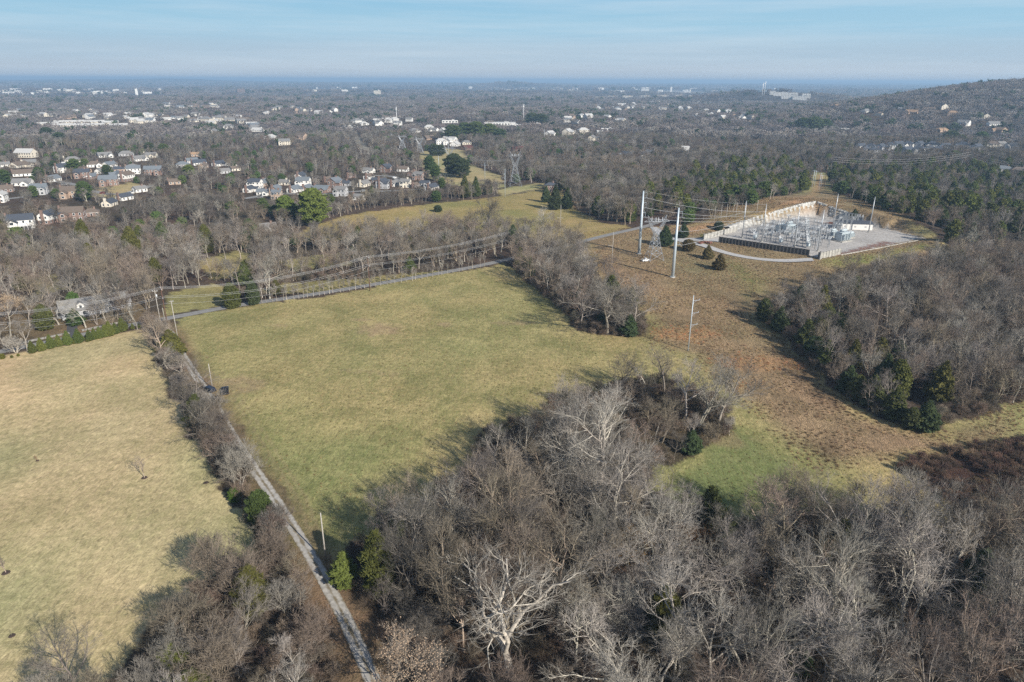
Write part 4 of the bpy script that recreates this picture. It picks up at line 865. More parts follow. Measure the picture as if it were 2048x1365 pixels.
# evergreens one by one: u, v base, v top, proto, tint, label
YG = (1.5, 1.25, .8); DK = (.85, .95, .95); MG = (1.15, 1.35, .95); OL = (1.55, 1.25, .75)
EVER = [
    (465, 616, 567, 0, OL, 1.5, 'large olive green cedar beside the road bend'), (508, 610, 562, 0, DK, 1.1, 'dark green cedar just right of the large olive one by the road'),
    (345, 712, 660, 1, OL, 1.7, 'yellow-green cedar spreading over the gravel lane'), (398, 848, 790, 1, (1.2, 1.2, .8), 1.4, 'bushy dark cedar on the left side of the gravel lane'),
    (524, 1052, 985, 3, (1.25, 1.35, .9), .66, 'tall rounded bright green evergreen shrub beside the lane'), (471, 1002, 978, 3, (1.4, 2.0, .8), .9, 'small bright green evergreen shrub on the tan lawn'),
    (758, 1190, 1066, 0, OL, 1.1, 'tall olive cedar at the wood edge right of the lane'), (690, 1168, 1105, 1, (1.5, 1.6, .9), 1.2, 'squat bright cedar beside the short grey pole'),
    (352, 1372, 1290, 1, (1.9, 1.6, .8), 1.2, 'yellowish cedar among the bare trees at the bottom left'), (783, 1085, 1030, 0, (1.2, 1.2, .8), 1.3, 'cedar half hidden behind pale branches at the wood edge'),
    (630, 452, 378, 2, (1.7, 1.9, 1.0), 1.0, 'big round green pine at the left end of the second field'), (574, 440, 392, 2, (1.7, 1.75, .9), 1.0, 'smaller green pine left of the big round one'),
    (1329, 492, 452, 1, DK, 1.6, 'dark cedar behind the steel lattice tower'), (1366, 476, 446, 1, DK, 1.2, 'small blue-green cedar between the pylon and the screen wall'),
    (1376, 502, 480, 3, (1.6, 1.0, .9), 1.1, 'left brown-tinged juniper on the slope below the loop track'), (1415, 518, 491, 1, (1.6, 1.05, .9), 1.3, 'middle brown-tinged juniper on the slope below the loop track'),
    (1438, 540, 508, 1, (1.6, 1.0, .9), 1.35, 'lowest brown-tinged juniper on the slope below the loop track'), (1436, 461, 443, 3, DK, 1.0, 'small dark cedar above the left screen wall'),
    (1707, 440, 418, 1, DK, 1.2, 'lone dark cedar on top of the rock cut'), (876, 424, 411, 3, DK, 1.2, 'lone dark bush in the second field'),
    (172, 402, 363, 2, (1.1, 1.25, 1.0), .95, 'big blue-green pine on the suburban lawn'), (270, 530, 455, 0, OL, 1.5, 'tallest olive cedar in the wood left of centre'), (285, 505, 452, 0, OL, 1.2, 'olive cedar right behind the tallest one'),
    (415, 506, 450, 0, OL, 1.4, 'olive cedar left of the pale crooked tree'), (325, 478, 444, 1, MG, 1.5, 'broad green cedar crown in the left wood'), (172, 500, 440, 0, OL, 1.3, 'dark olive cedar below the first suburban houses'),
    (820, 508, 472, 1, OL, 1.4, 'olive cedar in the belt behind the row of young trees'), (890, 508, 472, 1, OL, 1.3, 'olive cedar in the belt near the two road wires'), (860, 505, 474, 1, OL, 1.1, 'narrow olive cedar in the belt behind the road'),
    (495, 560, 520, 1, OL, 1.3, 'olive cedar behind the two roadside cedars'), (150, 622, 585, 2, (1.2, 1.5, .9), .8, 'green pine in front of the house with white dormers'), (152, 650, 618, 1, MG, 1.4, 'low green yew beside the dormered house driveway'),
    (92, 660, 610, 0, (1.3, 1.1, .8), 1.4, 'dark cedar left of the driveway'), (42, 578, 545, 1, OL, 1.3, 'olive cedar at the far left above the road'), (6, 470, 440, 1, OL, 1.3, 'olive cedar cut by the left frame edge'),
    (860, 350, 312, 2, MG, .8, 'leftmost deep green pine along the power line clearing'), (872, 362, 330, 2, MG, .8, 'middle deep green pine along the power line clearing'), (884, 378, 356, 2, MG, .9, 'smallest deep green pine along the power line clearing'),
    (908, 352, 308, 2, DK, 1.2, 'dark pine at the centre right of the power line clearing'), (925, 356, 318, 2, DK, 1.1, 'dark pine just right of its twin beside the clearing'), (868, 312, 288, 2, DK, 1.3, 'dark pine clump at the far end of the clearing'), (882, 312, 290, 2, DK, 1.2, 'second dark pine at the far end of the clearing'),
    (905, 282, 250, 2, MG, 1.5, 'left pine of the big dark pine grove near the red roof'), (930, 280, 246, 2, MG, 1.5, 'second pine of the big dark pine grove'), (952, 281, 244, 2, MG, 1.5, 'third pine of the big dark pine grove'), (978, 280, 248, 2, MG, 1.4, 'fourth pine of the big dark pine grove'), (1000, 284, 258, 2, MG, 1.4, 'right pine of the big dark pine grove'),
    (1064, 250, 226, 2, DK, 1.6, 'dark pine mass by the tall white mast'), (1082, 252, 228, 2, DK, 1.6, 'dark pine right of the tall white mast'),
    (1604, 262, 236, 2, MG, 1.6, 'left of the three far pines on the right hillside'), (1628, 262, 234, 2, MG, 1.6, 'middle of the three far pines on the right hillside'), (1650, 260, 238, 2, MG, 1.5, 'right of the three far pines on the right hillside'),
    (1898, 288, 262, 2, MG, 1.5, 'pine behind the new houses'), (1920, 290, 270, 2, MG, 1.4, 'pine right of its neighbour behind the new houses'), (1960, 288, 264, 2, MG, 1.5, 'pine above the right end of the new houses'), (1905, 328, 302, 2, MG, 1.3, 'pine in front of the new houses'), (1815, 316, 300, 2, MG, 1.2, 'small pine in front of the new houses'),
    (80, 360, 335, 2, MG, 1.1, 'pine between suburban roofs at the left'), (110, 345, 322, 2, DK, 1.0, 'narrow dark pine among the left roofs'), (150, 345, 318, 2, MG, 1.2, 'pine left of the slate roofed house'), (215, 352, 330, 2, MG, 1.1, 'pine above the brick house with red wall'),
    (380, 355, 330, 2, (1.5, 1.6, .9), 1.2, 'light green pine at the right of the left suburb'), (10, 370, 340, 2, MG, 1.1, 'pine at the left frame edge among houses'), (68, 395, 372, 2, MG, 1.0, 'small pine before the grey roofed house'), (114, 398, 378, 2, MG, 1.0, 'small green pine left of the tan brick house'),
    (300, 305, 285, 2, DK, 1.3, 'dark pine behind the left suburb'), (328, 308, 288, 2, MG, 1.3, 'rounded pine behind the left suburb'), (95, 275, 255, 2, DK, 1.6, 'dark pine below the long apartment rows'), (120, 285, 265, 2, DK, 1.6, 'dark pine right of its neighbour below the apartment rows'),
    (430, 308, 290, 2, DK, 1.2, 'dark pine between the suburb and the townhouses'), (620, 345, 325, 2, MG, 1.1, 'narrow green pine behind the townhouses'), (1110, 420, 370, 1, DK, 1.5, 'dark cedar at the left tip of the big middle wood'), (1134, 418, 375, 1, DK, 1.4, 'dark cedar second along the big middle wood edge'), (1092, 405, 372, 1, DK, 1.3, 'dark cedar beside the dark brick building'),
    (745, 400, 372, 1, (1.2, 1.1, .8), 1.1, 'dark cedar in the tree screen above the second field'), (930, 396, 350, 1, (1.2, 1.1, .8), 1.4, 'dark cedar near the end of the tree screen above the second field'), (952, 394, 354, 1, (1.1, 1.05, .8), 1.3, 'dark cedar at the end of the tree screen above the second field'),
]
EVER += [(u + (i * 7 % 11 - 5), v - (i * 37 % 17), v - (i * 37 % 17) - q + (i * 5 % 13), i % 2, ((1.1, 1.05, .85), (.85, .9, .85), (1.4, 1.25, .85))[i % 3], 1.35, 'dark cedar along the near edge of the right wood, %s' % w_) for i, (u, v, q, w_) in enumerate(zip([1532, 1556, 1580, 1604, 1630, 1652, 1672, 1694, 1716, 1738, 1762, 1790, 1818, 1850, 1884], [642, 664, 684, 706, 730, 750, 768, 788, 806, 822, 842, 852, 860, 866, 862], [44, 52, 46, 60, 50, 66, 52, 60, 48, 66, 56, 62, 50, 58, 46], ['leftmost', 'second from left', '', 'third from left', 'fourth from left', 'fifth from left', '', 'sixth from left', 'fifth from right', 'fourth from right', '', 'third from right', 'tall second from right', 'rightmost', ''])) if w_]
EVER += [(u, v, vt, 1, DK, 1.3, lb) for (u, v, vt, lb) in [(1160, 610, 575, 'dark cedar inside the central tree belt, upper'), (1210, 650, 612, 'dark cedar inside the central tree belt, middle'), (1258, 672, 630, 'dark cedar at the lower tip of the central tree belt'), (1382, 905, 862, 'dark cedar under the copse trees'), (1195, 1075, 1020, 'dark cedar at the foot of the huge pale grey tree'), (1590, 1345, 1290, 'green cedar in the deep wood at the bottom right')]]
ecount = 0
for (u, v, vt, k, cc, wd_, lab) in EVER:
    p = G(u, v); h = tall(p, vt)
    nm = {0: 'cedar_tree', 1: 'cedar_tree', 2: 'pine_tree', 3: 'evergreen_shrub'}[k]
    Hd = CEDAR[k][2]; s = h / Hd
    o = plant(nm, CEDAR[k], p, h, cc, wide=wd_ * (1 if h > 7 else 1.05)); tag(o, lab, 'shrub' if k == 3 else 'tree'); ecount += 1

# --- candidate woods near the camera, within about 430 m
X, Y = jgrid(-330, 420, 45, 445, 6.4, 3); r = np.hypot(X, Y); k = (r < 430) & wooded(X, Y) & inframe(X, Y, 260) & (vnoise(X, Y, 11, 33) > .16)
k &= house_clear(X, Y); X, Y = X[k], Y[k]
for a in KEEP: 
    k = np.hypot(X - a[0], Y - a[1]) > 3.2; X, Y = X[k], Y[k]
Z = height(X, Y); U, V = to_px(X, Y, Z)
rg = np.random.default_rng(77); n = len(X)
Hh = rg.uniform(10, 20.5, n)
pw = lambda poly: inpoly(X, Y, GP(poly))
R_W3 = pw([(560, 1090), (300, 1230), (60, 1380), (60, 1900), (1000, 2200), (745, 1365), (640, 1180)])
R_low = pw([(920, 960), (930, 840), (1060, 820), (1140, 850), (1100, 900), (980, 960)])
R_w2 = inpoly(X, Y, Wd['W2']); R_w4 = inpoly(X, Y, Wd['W4'])
R_left = (U < 1060) & (V < 700)
R_right = (U > 1480) & (V < 900) & (V > 470)
R_back = (U > 1050) & (V < 470)
R_lane = segdist(X, Y, LANE, False) < 11
Hh[R_W3] = rg.uniform(8.5, 13.5, R_W3.sum()); Hh[R_low] = rg.uniform(4.5, 7.5, R_low.sum()); Hh[R_w2] = rg.uniform(6, 10, R_w2.sum())
Hh[R_w4] = rg.uniform(11, 17, R_w4.sum()); Hh[R_left] = rg.uniform(9, 15, R_left.sum()); Hh[R_right] = rg.uniform(11.5, 16.5, R_right.sum()) * rg.uniform(.75, 1.2, R_right.sum()); Hh[R_lane & (V > 1000)] = rg.uniform(6, 9.5, (R_lane & (V > 1000)).sum())
edge = np.minimum(segdist(X, Y, Wd['MAIN']), segdist(X, Y, Wd['LEFTF'])); Hh *= np.where((edge < 7) & ~R_w4, .82, 1)
# evergreens mixed into the woods
pc = np.full(n, .035)
for poly, pr in (([(1280, 460), (1430, 440), (1640, 382), (1625, 330), (1480, 330), (1300, 380)], .5), ([(1655, 390), (1850, 470), (1900, 495), (2048, 440), (2048, 340), (1650, 340)], .28),
                 ([(1520, 640), (1600, 705), (1700, 800), (1770, 845), (1870, 855), (1900, 800), (1760, 740), (1600, 610)], .5), ([(1090, 380), (1260, 460), (1300, 440), (1130, 370)], .35), ([(1500, 640), (1600, 600), (1800, 700), (1900, 860), (1700, 850)], .25)):
    pc = np.where(inpoly(X, Y, GP(poly)), pr, pc)
ev = (rg.random(n) < pc) & ~R_low & ~R_w2
app = Hh / np.hypot(X, Y)
vis = (U > -20) & (U < 2068) & (V - app * F * .8 < 1360)
order = np.argsort(-(app * vis * np.where(R_W3, .9, 1)))
bare_idx = [i for i in order if not ev[i] and vis[i]][:300 - len(NOTABLE) - 46 - 5]; ever_idx = [i for i in order if ev[i] and vis[i]][:190]
AREAS = [  # place names used in labels
    (lambda u, v: u < 700 and v > 1000, 'left of the lane'), (lambda u, v: u < 900 and v > 1000, 'just right of the lane'),
    (lambda u, v: v > 1500, 'at the very bottom'), (lambda u, v: u < 1250 and v > 1180, 'at the bottom centre'), (lambda u, v: u < 1330 and v > 820, 'behind the gnarled white tree'),
    (lambda u, v: u < 1600 and v > 1180, 'at the bottom right of centre'), (lambda u, v: v > 1180, 'in the bottom right corner'), (lambda u, v: u < 1760 and v > 990, 'along the green clearing'), (lambda u, v: v > 870, 'below the dark red brush'),
    (lambda u, v: 1000 < u < 1300 and 480 < v < 700, 'in the central tree belt'), (lambda u, v: 1180 < u < 1480 and 700 < v < 960, 'in the copse'), (lambda u, v: u > 1480 and v > 640, "at the right wood's front"), (lambda u, v: u > 1480 and v > 480, "at the right wood's back"),
    (lambda u, v: u > 1645 and v < 500, 'right of the substation'), (lambda u, v: u > 1060 and v < 480, 'behind the pylons'), (lambda u, v: u < 330, 'in the far left wood'), (lambda u, v: u < 700, 'beyond the small meadow'), (lambda u, v: True, 'beyond the road')]
def area(u, v):
    for f, s in AREAS:
        if f(u, v): return s
groups = {}
def tone_of(i): 
    if R_W3[i]: return rnd.choice(['brown', 'grey', 'pale grey', 'brown'])
    if R_w4[i] or R_right[i]: return rnd.choice(['grey', 'dark grey', 'grey', 'brown'])
    if R_low[i] or R_w2[i]: return rnd.choice(['brown', 'reddish brown', 'dark grey'])
    q = float(vnoise(np.array([X[i]]), np.array([Y[i]]), 16, 87)[0]) + rnd.uniform(-.22, .22)
    return 'dark grey' if q < .22 else 'brown' if q < .45 else 'grey' if q < .68 else 'pale grey'
def proto_for(i):
    h = Hh[i]
    if h < 7.6: return rnd.choice(SHRUB + SMALL)
    if h < 12: return rnd.choice(SMALL)
    return rnd.choice(TALL + BROAD[:1] if h > 16 else TALL)
rest = np.ones(n, bool)
for i in bare_idx:
    rest[i] = False; tn = tone_of(i); pr = proto_for(i); p = (X[i], Y[i], Z[i] - .05)
    o = plant('bare_tree', pr, p, Hh[i], TINT[tn], wide=rnd.uniform(.85, 1.12) * (1.0 if pr in TALL else 1.1))
    sz = 'small' if Hh[i] < 10 else 'mid-sized' if Hh[i] < 15.5 else 'tall'
    tag(o, None, 'tree', 'bare trees ' + area(U[i], V[i])); groups.setdefault((sz, tn, area(U[i], V[i])), []).append(o)
for (sz, tn, ar), os_ in groups.items(): name_row(os_, '%s %s bare trees %s' % (sz, tn, ar))
groups = {}
for i in ever_idx:
    rest[i] = False; k = rnd.choice([0, 1, 1]); tn = rnd.choice([('dark green', DK), ('olive', OL), ('mid green', (1.25, 1.2, .85))])
    o = plant('cedar_tree', CEDAR[k], (X[i], Y[i], Z[i] - .05), Hh[i] * .78, tn[1], wide=rnd.uniform(1.0, 1.45)); tag(o, None, 'tree', 'cedars ' + area(U[i], V[i])); groups.setdefault((tn[0], area(U[i], V[i])), []).append(o)
for (tn, ar), os_ in groups.items(): name_row(os_, '%s cedar trees %s' % (tn, ar))

# --- the rest of the woods as one object
jt = lambda g: tree_joined('tree', g)
NEARP = [(tree_joined('near_tree', grow(600 + i, 16, spread=.42, clear=.3, limbs=8, n2=5, n3=5, ntw=4, tw=1.1, rtw=.03, sides=(5, 4, 3, 3), stems=1 + (i % 3 == 2))), TINT[t]) for i, t in enumerate(['pale grey', 'grey', 'brown', 'grey', 'dark grey', 'brown'])]
MIDM = [tree_joined('mid_tree', grow(640 + i, 14, spread=.44, clear=.22, limbs=8, n2=5, n3=4, ntw=3, tw=1.3, rtw=.05, sides=(4, 3, 3, 3), stems=1 + (i == 2), thick=1.25)) for i in range(4)]
MIDP = [(MIDM[i % 4], tuple(.84 * c for c in TINT[t])) for i, t in enumerate(['grey', 'dark grey', 'grey', 'pale grey', 'dark grey', 'brown', 'brown', 'grey'])]
CJ = [(conifer_joined('near_cedar', conifer(700, 9, 5, 1500, .5, 'column')), (1.55, 1.4, .8)), (conifer_joined('near_cedar', conifer(701, 8, 5.5, 1500, .5, 'cone')), (1.1, 1.15, .85)), (conifer_joined('near_pine', conifer(702, 14, 10, 1500, .9, 'pine', .12, .3)), MG)]
ST_P, ST_R, ST_S, ST_I = [], [], [], []
PROTOS = NEARP + MIDP + CJ
def push(xyz, rot, s, i): ST_P.append(xyz); ST_R.append(rot); ST_S.append(s); ST_I.append(i)
ii = np.where(rest)[0]; nb = ii[~ev[ii]]; ne = ii[ev[ii]]
push(np.stack([X[nb], Y[nb], Z[nb]], 1), rg.random(len(nb)) * 6.28, Hh[nb] / 16, rg.integers(0, 6, len(nb)))
push(np.stack([X[ne], Y[ne], Z[ne]], 1), rg.random(len(ne)) * 6.28, Hh[ne] * .82 / 9, 14 + rg.integers(0, 2, len(ne)))
# 430 m to 1300 m
X, Y = jgrid(-1150, 1150, 200, 1300, 8.4, 9); r = np.hypot(X, Y); k = (r >= 430) & (r < 1300) & (np.abs(X / np.maximum(Y, 1)) < .86); X, Y = X[k], Y[k]
k = wooded(X, Y) & house_clear(X, Y); X, Y = X[k], Y[k]; Z = height(X, Y); n = len(X); U, V = to_px(X, Y, Z)
tw_ = pwoods = inpoly(X, Y, GP([(1090, 400), (1280, 460), (1640, 382), (1660, 340), (1700, 400), (1900, 490), (2300, 470), (2300, 300), (1640, 290), (1300, 320), (1110, 350)]))
hgt = np.where(tw_, rg.uniform(11, 17, n), rg.uniform(8, 14.5, n)) * (1 - .35 * (vnoise(X, Y, 70, 51) < .3))
sub = inpoly(X, Y, GP([(-100, 430), (60, 445), (200, 425), (300, 400), (480, 395), (560, 400), (720, 395), (880, 385), (850, 320), (600, 290), (300, 285), (-100, 300)])) | ((vnoise(X, Y, 110, 52) > .6) & ~tw_); kk = rg.random(n) > sub * .45; hgt = np.where(sub, hgt * .76, hgt)
pce = np.where(inpoly(X, Y, GP([(1260, 470), (1430, 440), (1640, 382), (1625, 330), (1480, 330), (1300, 380)])) | inpoly(X, Y, GP([(1655, 390), (1850, 470), (1900, 495), (2200, 440), (2200, 330), (1650, 340)])), .34, np.where(tw_, .12, .05 + .10 * (vnoise(X, Y, 60, 53) > .7)))
e2 = rg.random(n) < pce; hgt = np.where((pce > .3) & ~e2, hgt * .72, hgt)
nb = np.where(kk & ~e2)[0]; ne = np.where(kk & e2)[0]
push(np.stack([X[nb], Y[nb], Z[nb]], 1), rg.random(len(nb)) * 6.28, hgt[nb] / 14, 6 + np.where(rg.random(len(nb)) < .55, (vnoise(X[nb], Y[nb], 42, 88) * 7.99).astype(int), rg.integers(0, 8, len(nb))))
ci = np.where(tw_[ne], 14 + rg.integers(0, 2, len(ne)), 16); push(np.stack([X[ne], Y[ne], Z[ne]], 1), rg.random(len(ne)) * 6.28, np.where(ci == 16, hgt[ne] / 17, hgt[ne] * .86 / 9), ci)
scatter('woodland', np.concatenate(ST_P), np.concatenate(ST_R), np.concatenate(ST_S), np.concatenate(ST_I), PROTOS, 'mixed woodland of bare grey-brown trees with scattered evergreens filling the middle distance', 'woodland')

CITYZ = [GP(z) for z in ([(-100, 178), (330, 178), (330, 196), (-100, 197)], [(1500, 182), (1660, 184), (1660, 208), (1500, 206)], [(1180, 190), (1420, 190), (1420, 201), (1180, 201)], [(600, 176), (960, 176), (960, 189), (600, 189)], [(960, 178), (1180, 178), (1180, 189), (960, 189)], [(1180, 178), (1570, 180), (1570, 191), (1180, 191)], [(740, 240), (1090, 240), (1090, 258), (740, 256)])]
# --- far woods: patches of canopy, out to the hills
def patch(seed, size, nt_, H, green=0, nsp=46):
    g = np.random.default_rng(seed); V, T, M = [], [], []; o = 0
    for _ in range(nt_):
        c = np.array([g.uniform(-.5, .5) * size, g.uniform(-.5, .5) * size, 0]); h = H * g.uniform(.7, 1.15); w_ = h * g.uniform(.30, .42)
        d = norm(g.normal(size=(nsp, 3)) + np.array([0, 0, .6])); st = c + np.array([0, 0, h * .45]) + d * np.array([w_, w_, h * .36]) * g.uniform(.2, .8, (nsp, 1))
        v, t = spikes(st, norm(d + g.normal(0, .35, d.shape)), g.uniform(.2, .42, nsp) * w_ * 1.3, np.full(nsp, .30 if not green else .8)); V.append(v); T.append(t + o); o += len(v); M.append(np.full(len(t), 1 if not green else 1))
        v, t = blobs(c + np.array([0, 0, h * .5]) + g.normal(size=(14, 3)) * np.array([w_, w_, h * .36]) * .55, np.full(14, w_ * .30 if not green else w_ * .5), g); V.append(v); T.append(t + o); o += len(v); M.append(np.full(len(t), 1))
        v, t = tubes(np.array([[c, c + np.array([0, 0, h * .35]), c + np.array([0, 0, h * .7])]]), np.array([[.3, .22, .1]]), 3); V.append(v); T.append(t + o); o += len(v); M.append(np.full(len(t), 0))
    return fast_mesh('canopy', np.concatenate(V), np.concatenate(T), [M_bark, M_green if green else M_twig], np.concatenate(M))
pm = [patch(800 + i, 30, 9, 12) for i in range(3)]; pg = [patch(820, 12, 2, 13, 1), patch(821, 24, 5, 12, 1)]
FP = [(pm[i % 3], [(.78, .76, .80), (.86, .79, .75), (.48, .48, .52), (.70, .62, .62), (1.05, 1.0, .97), (.62, .60, .66)][i]) for i, t in enumerate('abcdef')] + [(pg[0], DK), (pg[1], DK)]
FX, FS, FI = [], [], []
for r0_, r1_, s, sd in ((1300, 3200, 23, 1), (3200, 6500, 42, 2), (6500, 13000, 85, 3)):
    X, Y = jgrid(-r1_ * .72, r1_ * .72, r0_ * .7, r1_, s, 60 + sd); r = np.hypot(X, Y); k = (r >= r0_) & (r < r1_) & (np.abs(X / np.maximum(Y, 1)) < .83); X, Y = X[k], Y[k]
    cz = np.zeros(len(X), bool)
    for zp in CITYZ: cz |= inpoly(X, Y, zp)
    k = ~(cz & (rg.random(len(X)) < .8)) & ~inpoly(X, Y, Wd['POWERCUT']) & ~inpoly(X, Y, Wd['CITYP']) & house_clear(X, Y); hill = (X / np.maximum(Y, 1) * 2000 > 600); k &= (vnoise(X, Y, s * 6, 71) > .2) | hill | (rg.random(len(X)) < .5); X, Y = X[k], Y[k]
    Z = height(X, Y); n = len(X); g_ = rg.random(n) < .07 + .12 * (vnoise(X, Y, s * 9, 72) > .68); ix = np.where(g_, 6 + rg.integers(0, 2, n), np.where(rg.random(n) < .5, (vnoise(X, Y, s * 5, 89) * 5.99).astype(int), rg.integers(0, 6, n)))
    FX.append(np.stack([X, Y, Z - .5], 1)); FS.append(np.full(n, s / 23) ** .75 * rg.uniform(.8, 1.15, n)); FI.append(ix)
FX = np.concatenate(FX); scatter('far_woodland', FX, rg.random(len(FX)) * 6.28, np.concatenate(FS), np.concatenate(FI), FP, 'hazy far woodland of leafless trees and pines stretching to the horizon', 'woodland')
print('woods', len(bare_idx), len(ever_idx), sum(map(len, ST_P)), len(FX))

# --- undergrowth: low brush on the wood floor and the dark red brush at the right
UG = [(tree_joined('brush', grow(900 + i, 3, spread=.6, clear=.05, limbs=5, n2=4, n3=3, ntw=3, tw=.55, rtw=.02, stems=5, k0=5, r0=.08, sides=(3, 3, 3, 3)), (0, 0, 1, 1, 1)), c) for i, c in enumerate([(.66, .56, .48), (.72, .58, .48), (.50, .47, .40), (.95, .82, .68)])]
UGr = [(UG[i][0], c) for i, c in enumerate([(.56, .38, .31), (.46, .36, .31), (.85, .62, .46)])]
X, Y = jgrid(-120, 260, 50, 330, 2.7, 15); k = wooded(X, Y) & inframe(X, Y, 260, 3); X, Y = X[k], Y[k]; k = vnoise(X, Y, 12, 81) > .22; X, Y = X[k], Y[k]; Z = height(X, Y); n = len(X); print('brush', n)
X2, Y2 = jgrid(60, 260, 90, 260, 1.35, 16); k = inpoly(X2, Y2, Wd['BRUSH']) & inframe(X2, Y2, 400, 3) & (vnoise(X2, Y2, 6, 82) > .2); X2, Y2 = X2[k], Y2[k]; n2 = len(X2)
scatter('undergrowth', np.concatenate([np.stack([X, Y, Z], 1), np.stack([X2, Y2, height(X2, Y2)], 1)]), rg.random(n + n2) * 6.28, np.concatenate([rg.uniform(.5, 1.25, n), rg.uniform(.35, .75, n2)]), np.concatenate([rg.integers(0, 4, n), 4 + rg.integers(0, 3, n2)]), UG + UGr, 'low tangled brown and dark red brush on the wood floor and at the right edge', 'brush')
# rough tussocks on the slope
def tuft(seed):
    g = np.random.default_rng(seed); m = 46; b_ = np.stack([g.normal(0, .32, m), g.normal(0, .32, m), np.zeros(m)], 1); d = norm(np.stack([g.normal(0, .45, m), g.normal(0, .45, m), np.ones(m)], 1)); v, t = spikes(b_, d, g.uniform(.35, .9, m), np.full(m, .04)); return fast_mesh('tuft', v, t, [M_leaf])
TF = [(tuft(i), c) for i, c in enumerate([(.80, .72, .52), (.62, .54, .40), (.44, .38, .29), (.90, .60, .37), (.40, .43, .24), (.70, .64, .40)])]
X, Y = jgrid(30, 330, 120, 520, 1.5, 18); k = inpoly(X, Y, Wd['SLOPE']) & inframe(X, Y, 10, 1) & ~inpoly(X, Y, PAD) & (segdist(X, Y, LOOP, False) > 3.5) & (segdist(X, Y, ROADA, False) > 4) & (segdist(X, Y, DRIVE2, False) > 5) & (vnoise(X, Y, 9, 91) > .3); X, Y = X[k], Y[k]
org = np.zeros(len(X), bool)
for p in Wd['ORANGE']: org |= inpoly(X, Y, p)
bp_ = np.zeros(len(X), bool)
for p in Wd['BROWNP']: bp_ |= inpoly(X, Y, p)
X3, Y3 = jgrid(-110, 130, 60, 330, 2.3, 19); k = inpoly(X3, Y3, Wd['MAIN']) & ~inpoly(X3, Y3, Wd['SLOPE']) & (segdist(X3, Y3, LANE, False) > 3) & (segdist(X3, Y3, ROADA, False) > 4) & inframe(X3, Y3, 10, 1) & (vnoise(X3, Y3, 13, 92) > .3); X3, Y3 = X3[k], Y3[k]; n3 = len(X3)
scatter('rough_grass', np.concatenate([np.stack([X, Y, height(X, Y)], 1), np.stack([X3, Y3, height(X3, Y3)], 1)]), rg.random(len(X) + n3) * 6.28, np.concatenate([rg.uniform(.35, .8, len(X)), rg.uniform(.18, .42, n3)]), np.concatenate([np.where(org & (rg.random(len(X)) < .5), 3, np.where(bp_, 2, rg.integers(0, 3, len(X)))), 4 + rg.integers(0, 2, n3)]), TF, 'coarse straw, brown and orange tussocks across the slope, sparse ones in the main field', 'grass'); print('tufts', len(X))
place_houses()
M_steel = mat('galvanised_steel', (.50, .52, .54), .45, .6, noise=.12, scale=1.5); M_pole = mat('pale_blue_steel', (.50, .57, .62), .5, .3, noise=.06, scale=.8)
M_wood = mat('brown_pole_wood', (.16, .085, .06), .9, noise=.3, scale=3); M_gwood = mat('weathered_pole_wood', (.42, .39, .35), .9, noise=.25, scale=3)
M_wire = mat('aluminium_wire', (.60, .60, .60), .5, .5); M_ins = mat('porcelain', (.50, .52, .54), .35); M_insd = mat('brown_porcelain', (.22, .12, .08), .3)
M_conc = mat('concrete', (.55, .53, .49), .9, noise=.2, scale=1.2, bump=.2); M_mulch = mat('dark_mulch', (.085, .062, .050), .95, noise=.4, scale=8, bump=.6)
M_black = mat('black_paint', (.012, .013, .018), .18); M_navy = mat('dark_navy_paint', (.014, .020, .035), .2); M_tyre = mat('tyre_rubber', (.02, .02, .02), .8); M_rim = mat('alloy', (.45, .45, .46), .35, .8); M_wpaint = mat('white_paint', (.78, .78, .77), .35)

# ---------------- saplings with mulch rings on the left lawn
M_rleaf = M_leaf
def mulch_tree(u, v, vt, proto, col, label, ring=1.5):
    p = G(u, v); h = max(1.2, tall(p, vt)); e = plant('sapling', proto, p, h, col); tag(e, label, 'sapling', 'saplings on the tan lawn')
    ring *= .66; s = e.scale[2]; m = MB(); n = 20; g = random.Random(int(u)); vs = [(0, 0, .16)]
    for k in range(n): a = k * 6.2832 / n; r_ = ring * g.uniform(.85, 1.1); vs.append((r_ * math.cos(a), r_ * .95 * math.sin(a), -.05))
    for k in range(n): a = k * 6.2832 / n; vs.append((ring * .72 * math.cos(a), ring * .72 * math.sin(a), .13 + g.uniform(-.03, .03)))
    f = [(0, 1 + n + k, 1 + n + (k + 1) % n) for k in range(n)] + [(1 + k, 1 + (k + 1) % n, 1 + n + (k + 1) % n, 1 + n + k) for k in range(n)]
    m.add(np.array(vs) / s, f); part('mulch_ring', m, M_mulch, e)
SP = [tree_meshes('sapling', grow(950, 5, spread=.34, clear=.22, limbs=9, n2=4, n3=3, ntw=3, tw=.35, rtw=.012, up=1.2, r0=.07, k0=7, wig=.05, sides=(6, 4, 3, 3))) + (5,), tree_meshes('sapling', grow(951, 5, spread=.2, clear=.3, limbs=5, n2=3, n3=2, ntw=2, tw=.3, rtw=.012, up=1, r0=.05, k0=7, lean=.25, sides=(6, 4, 3, 3))) + (5,)]
mulch_tree(289, 956, 908, SP[0], (1.1, 1.0, .95), 'tallest bare sapling in a dark mulch ring, centre of the tan lawn', 1.25)
mulch_tree(75, 922, 910, SP[0], (.9, .42, .3), 'small russet sapling at the left of the tan lawn', .7)
mulch_tree(412, 966, 952, SP[1], (.8, .7, .6), 'thin leaning sapling in a mulch ring near the hedgerow', 1.1)
mulch_tree(12, 1146, 1110, SP[0], (1.0, .85, .8), 'bare sapling with wide mulch ring at the left frame edge', 1.3)
mulch_tree(24, 1272, 1258, SP[1], (.8, .75, .6), 'tiny sapling at the bottom left of the tan lawn', .9)

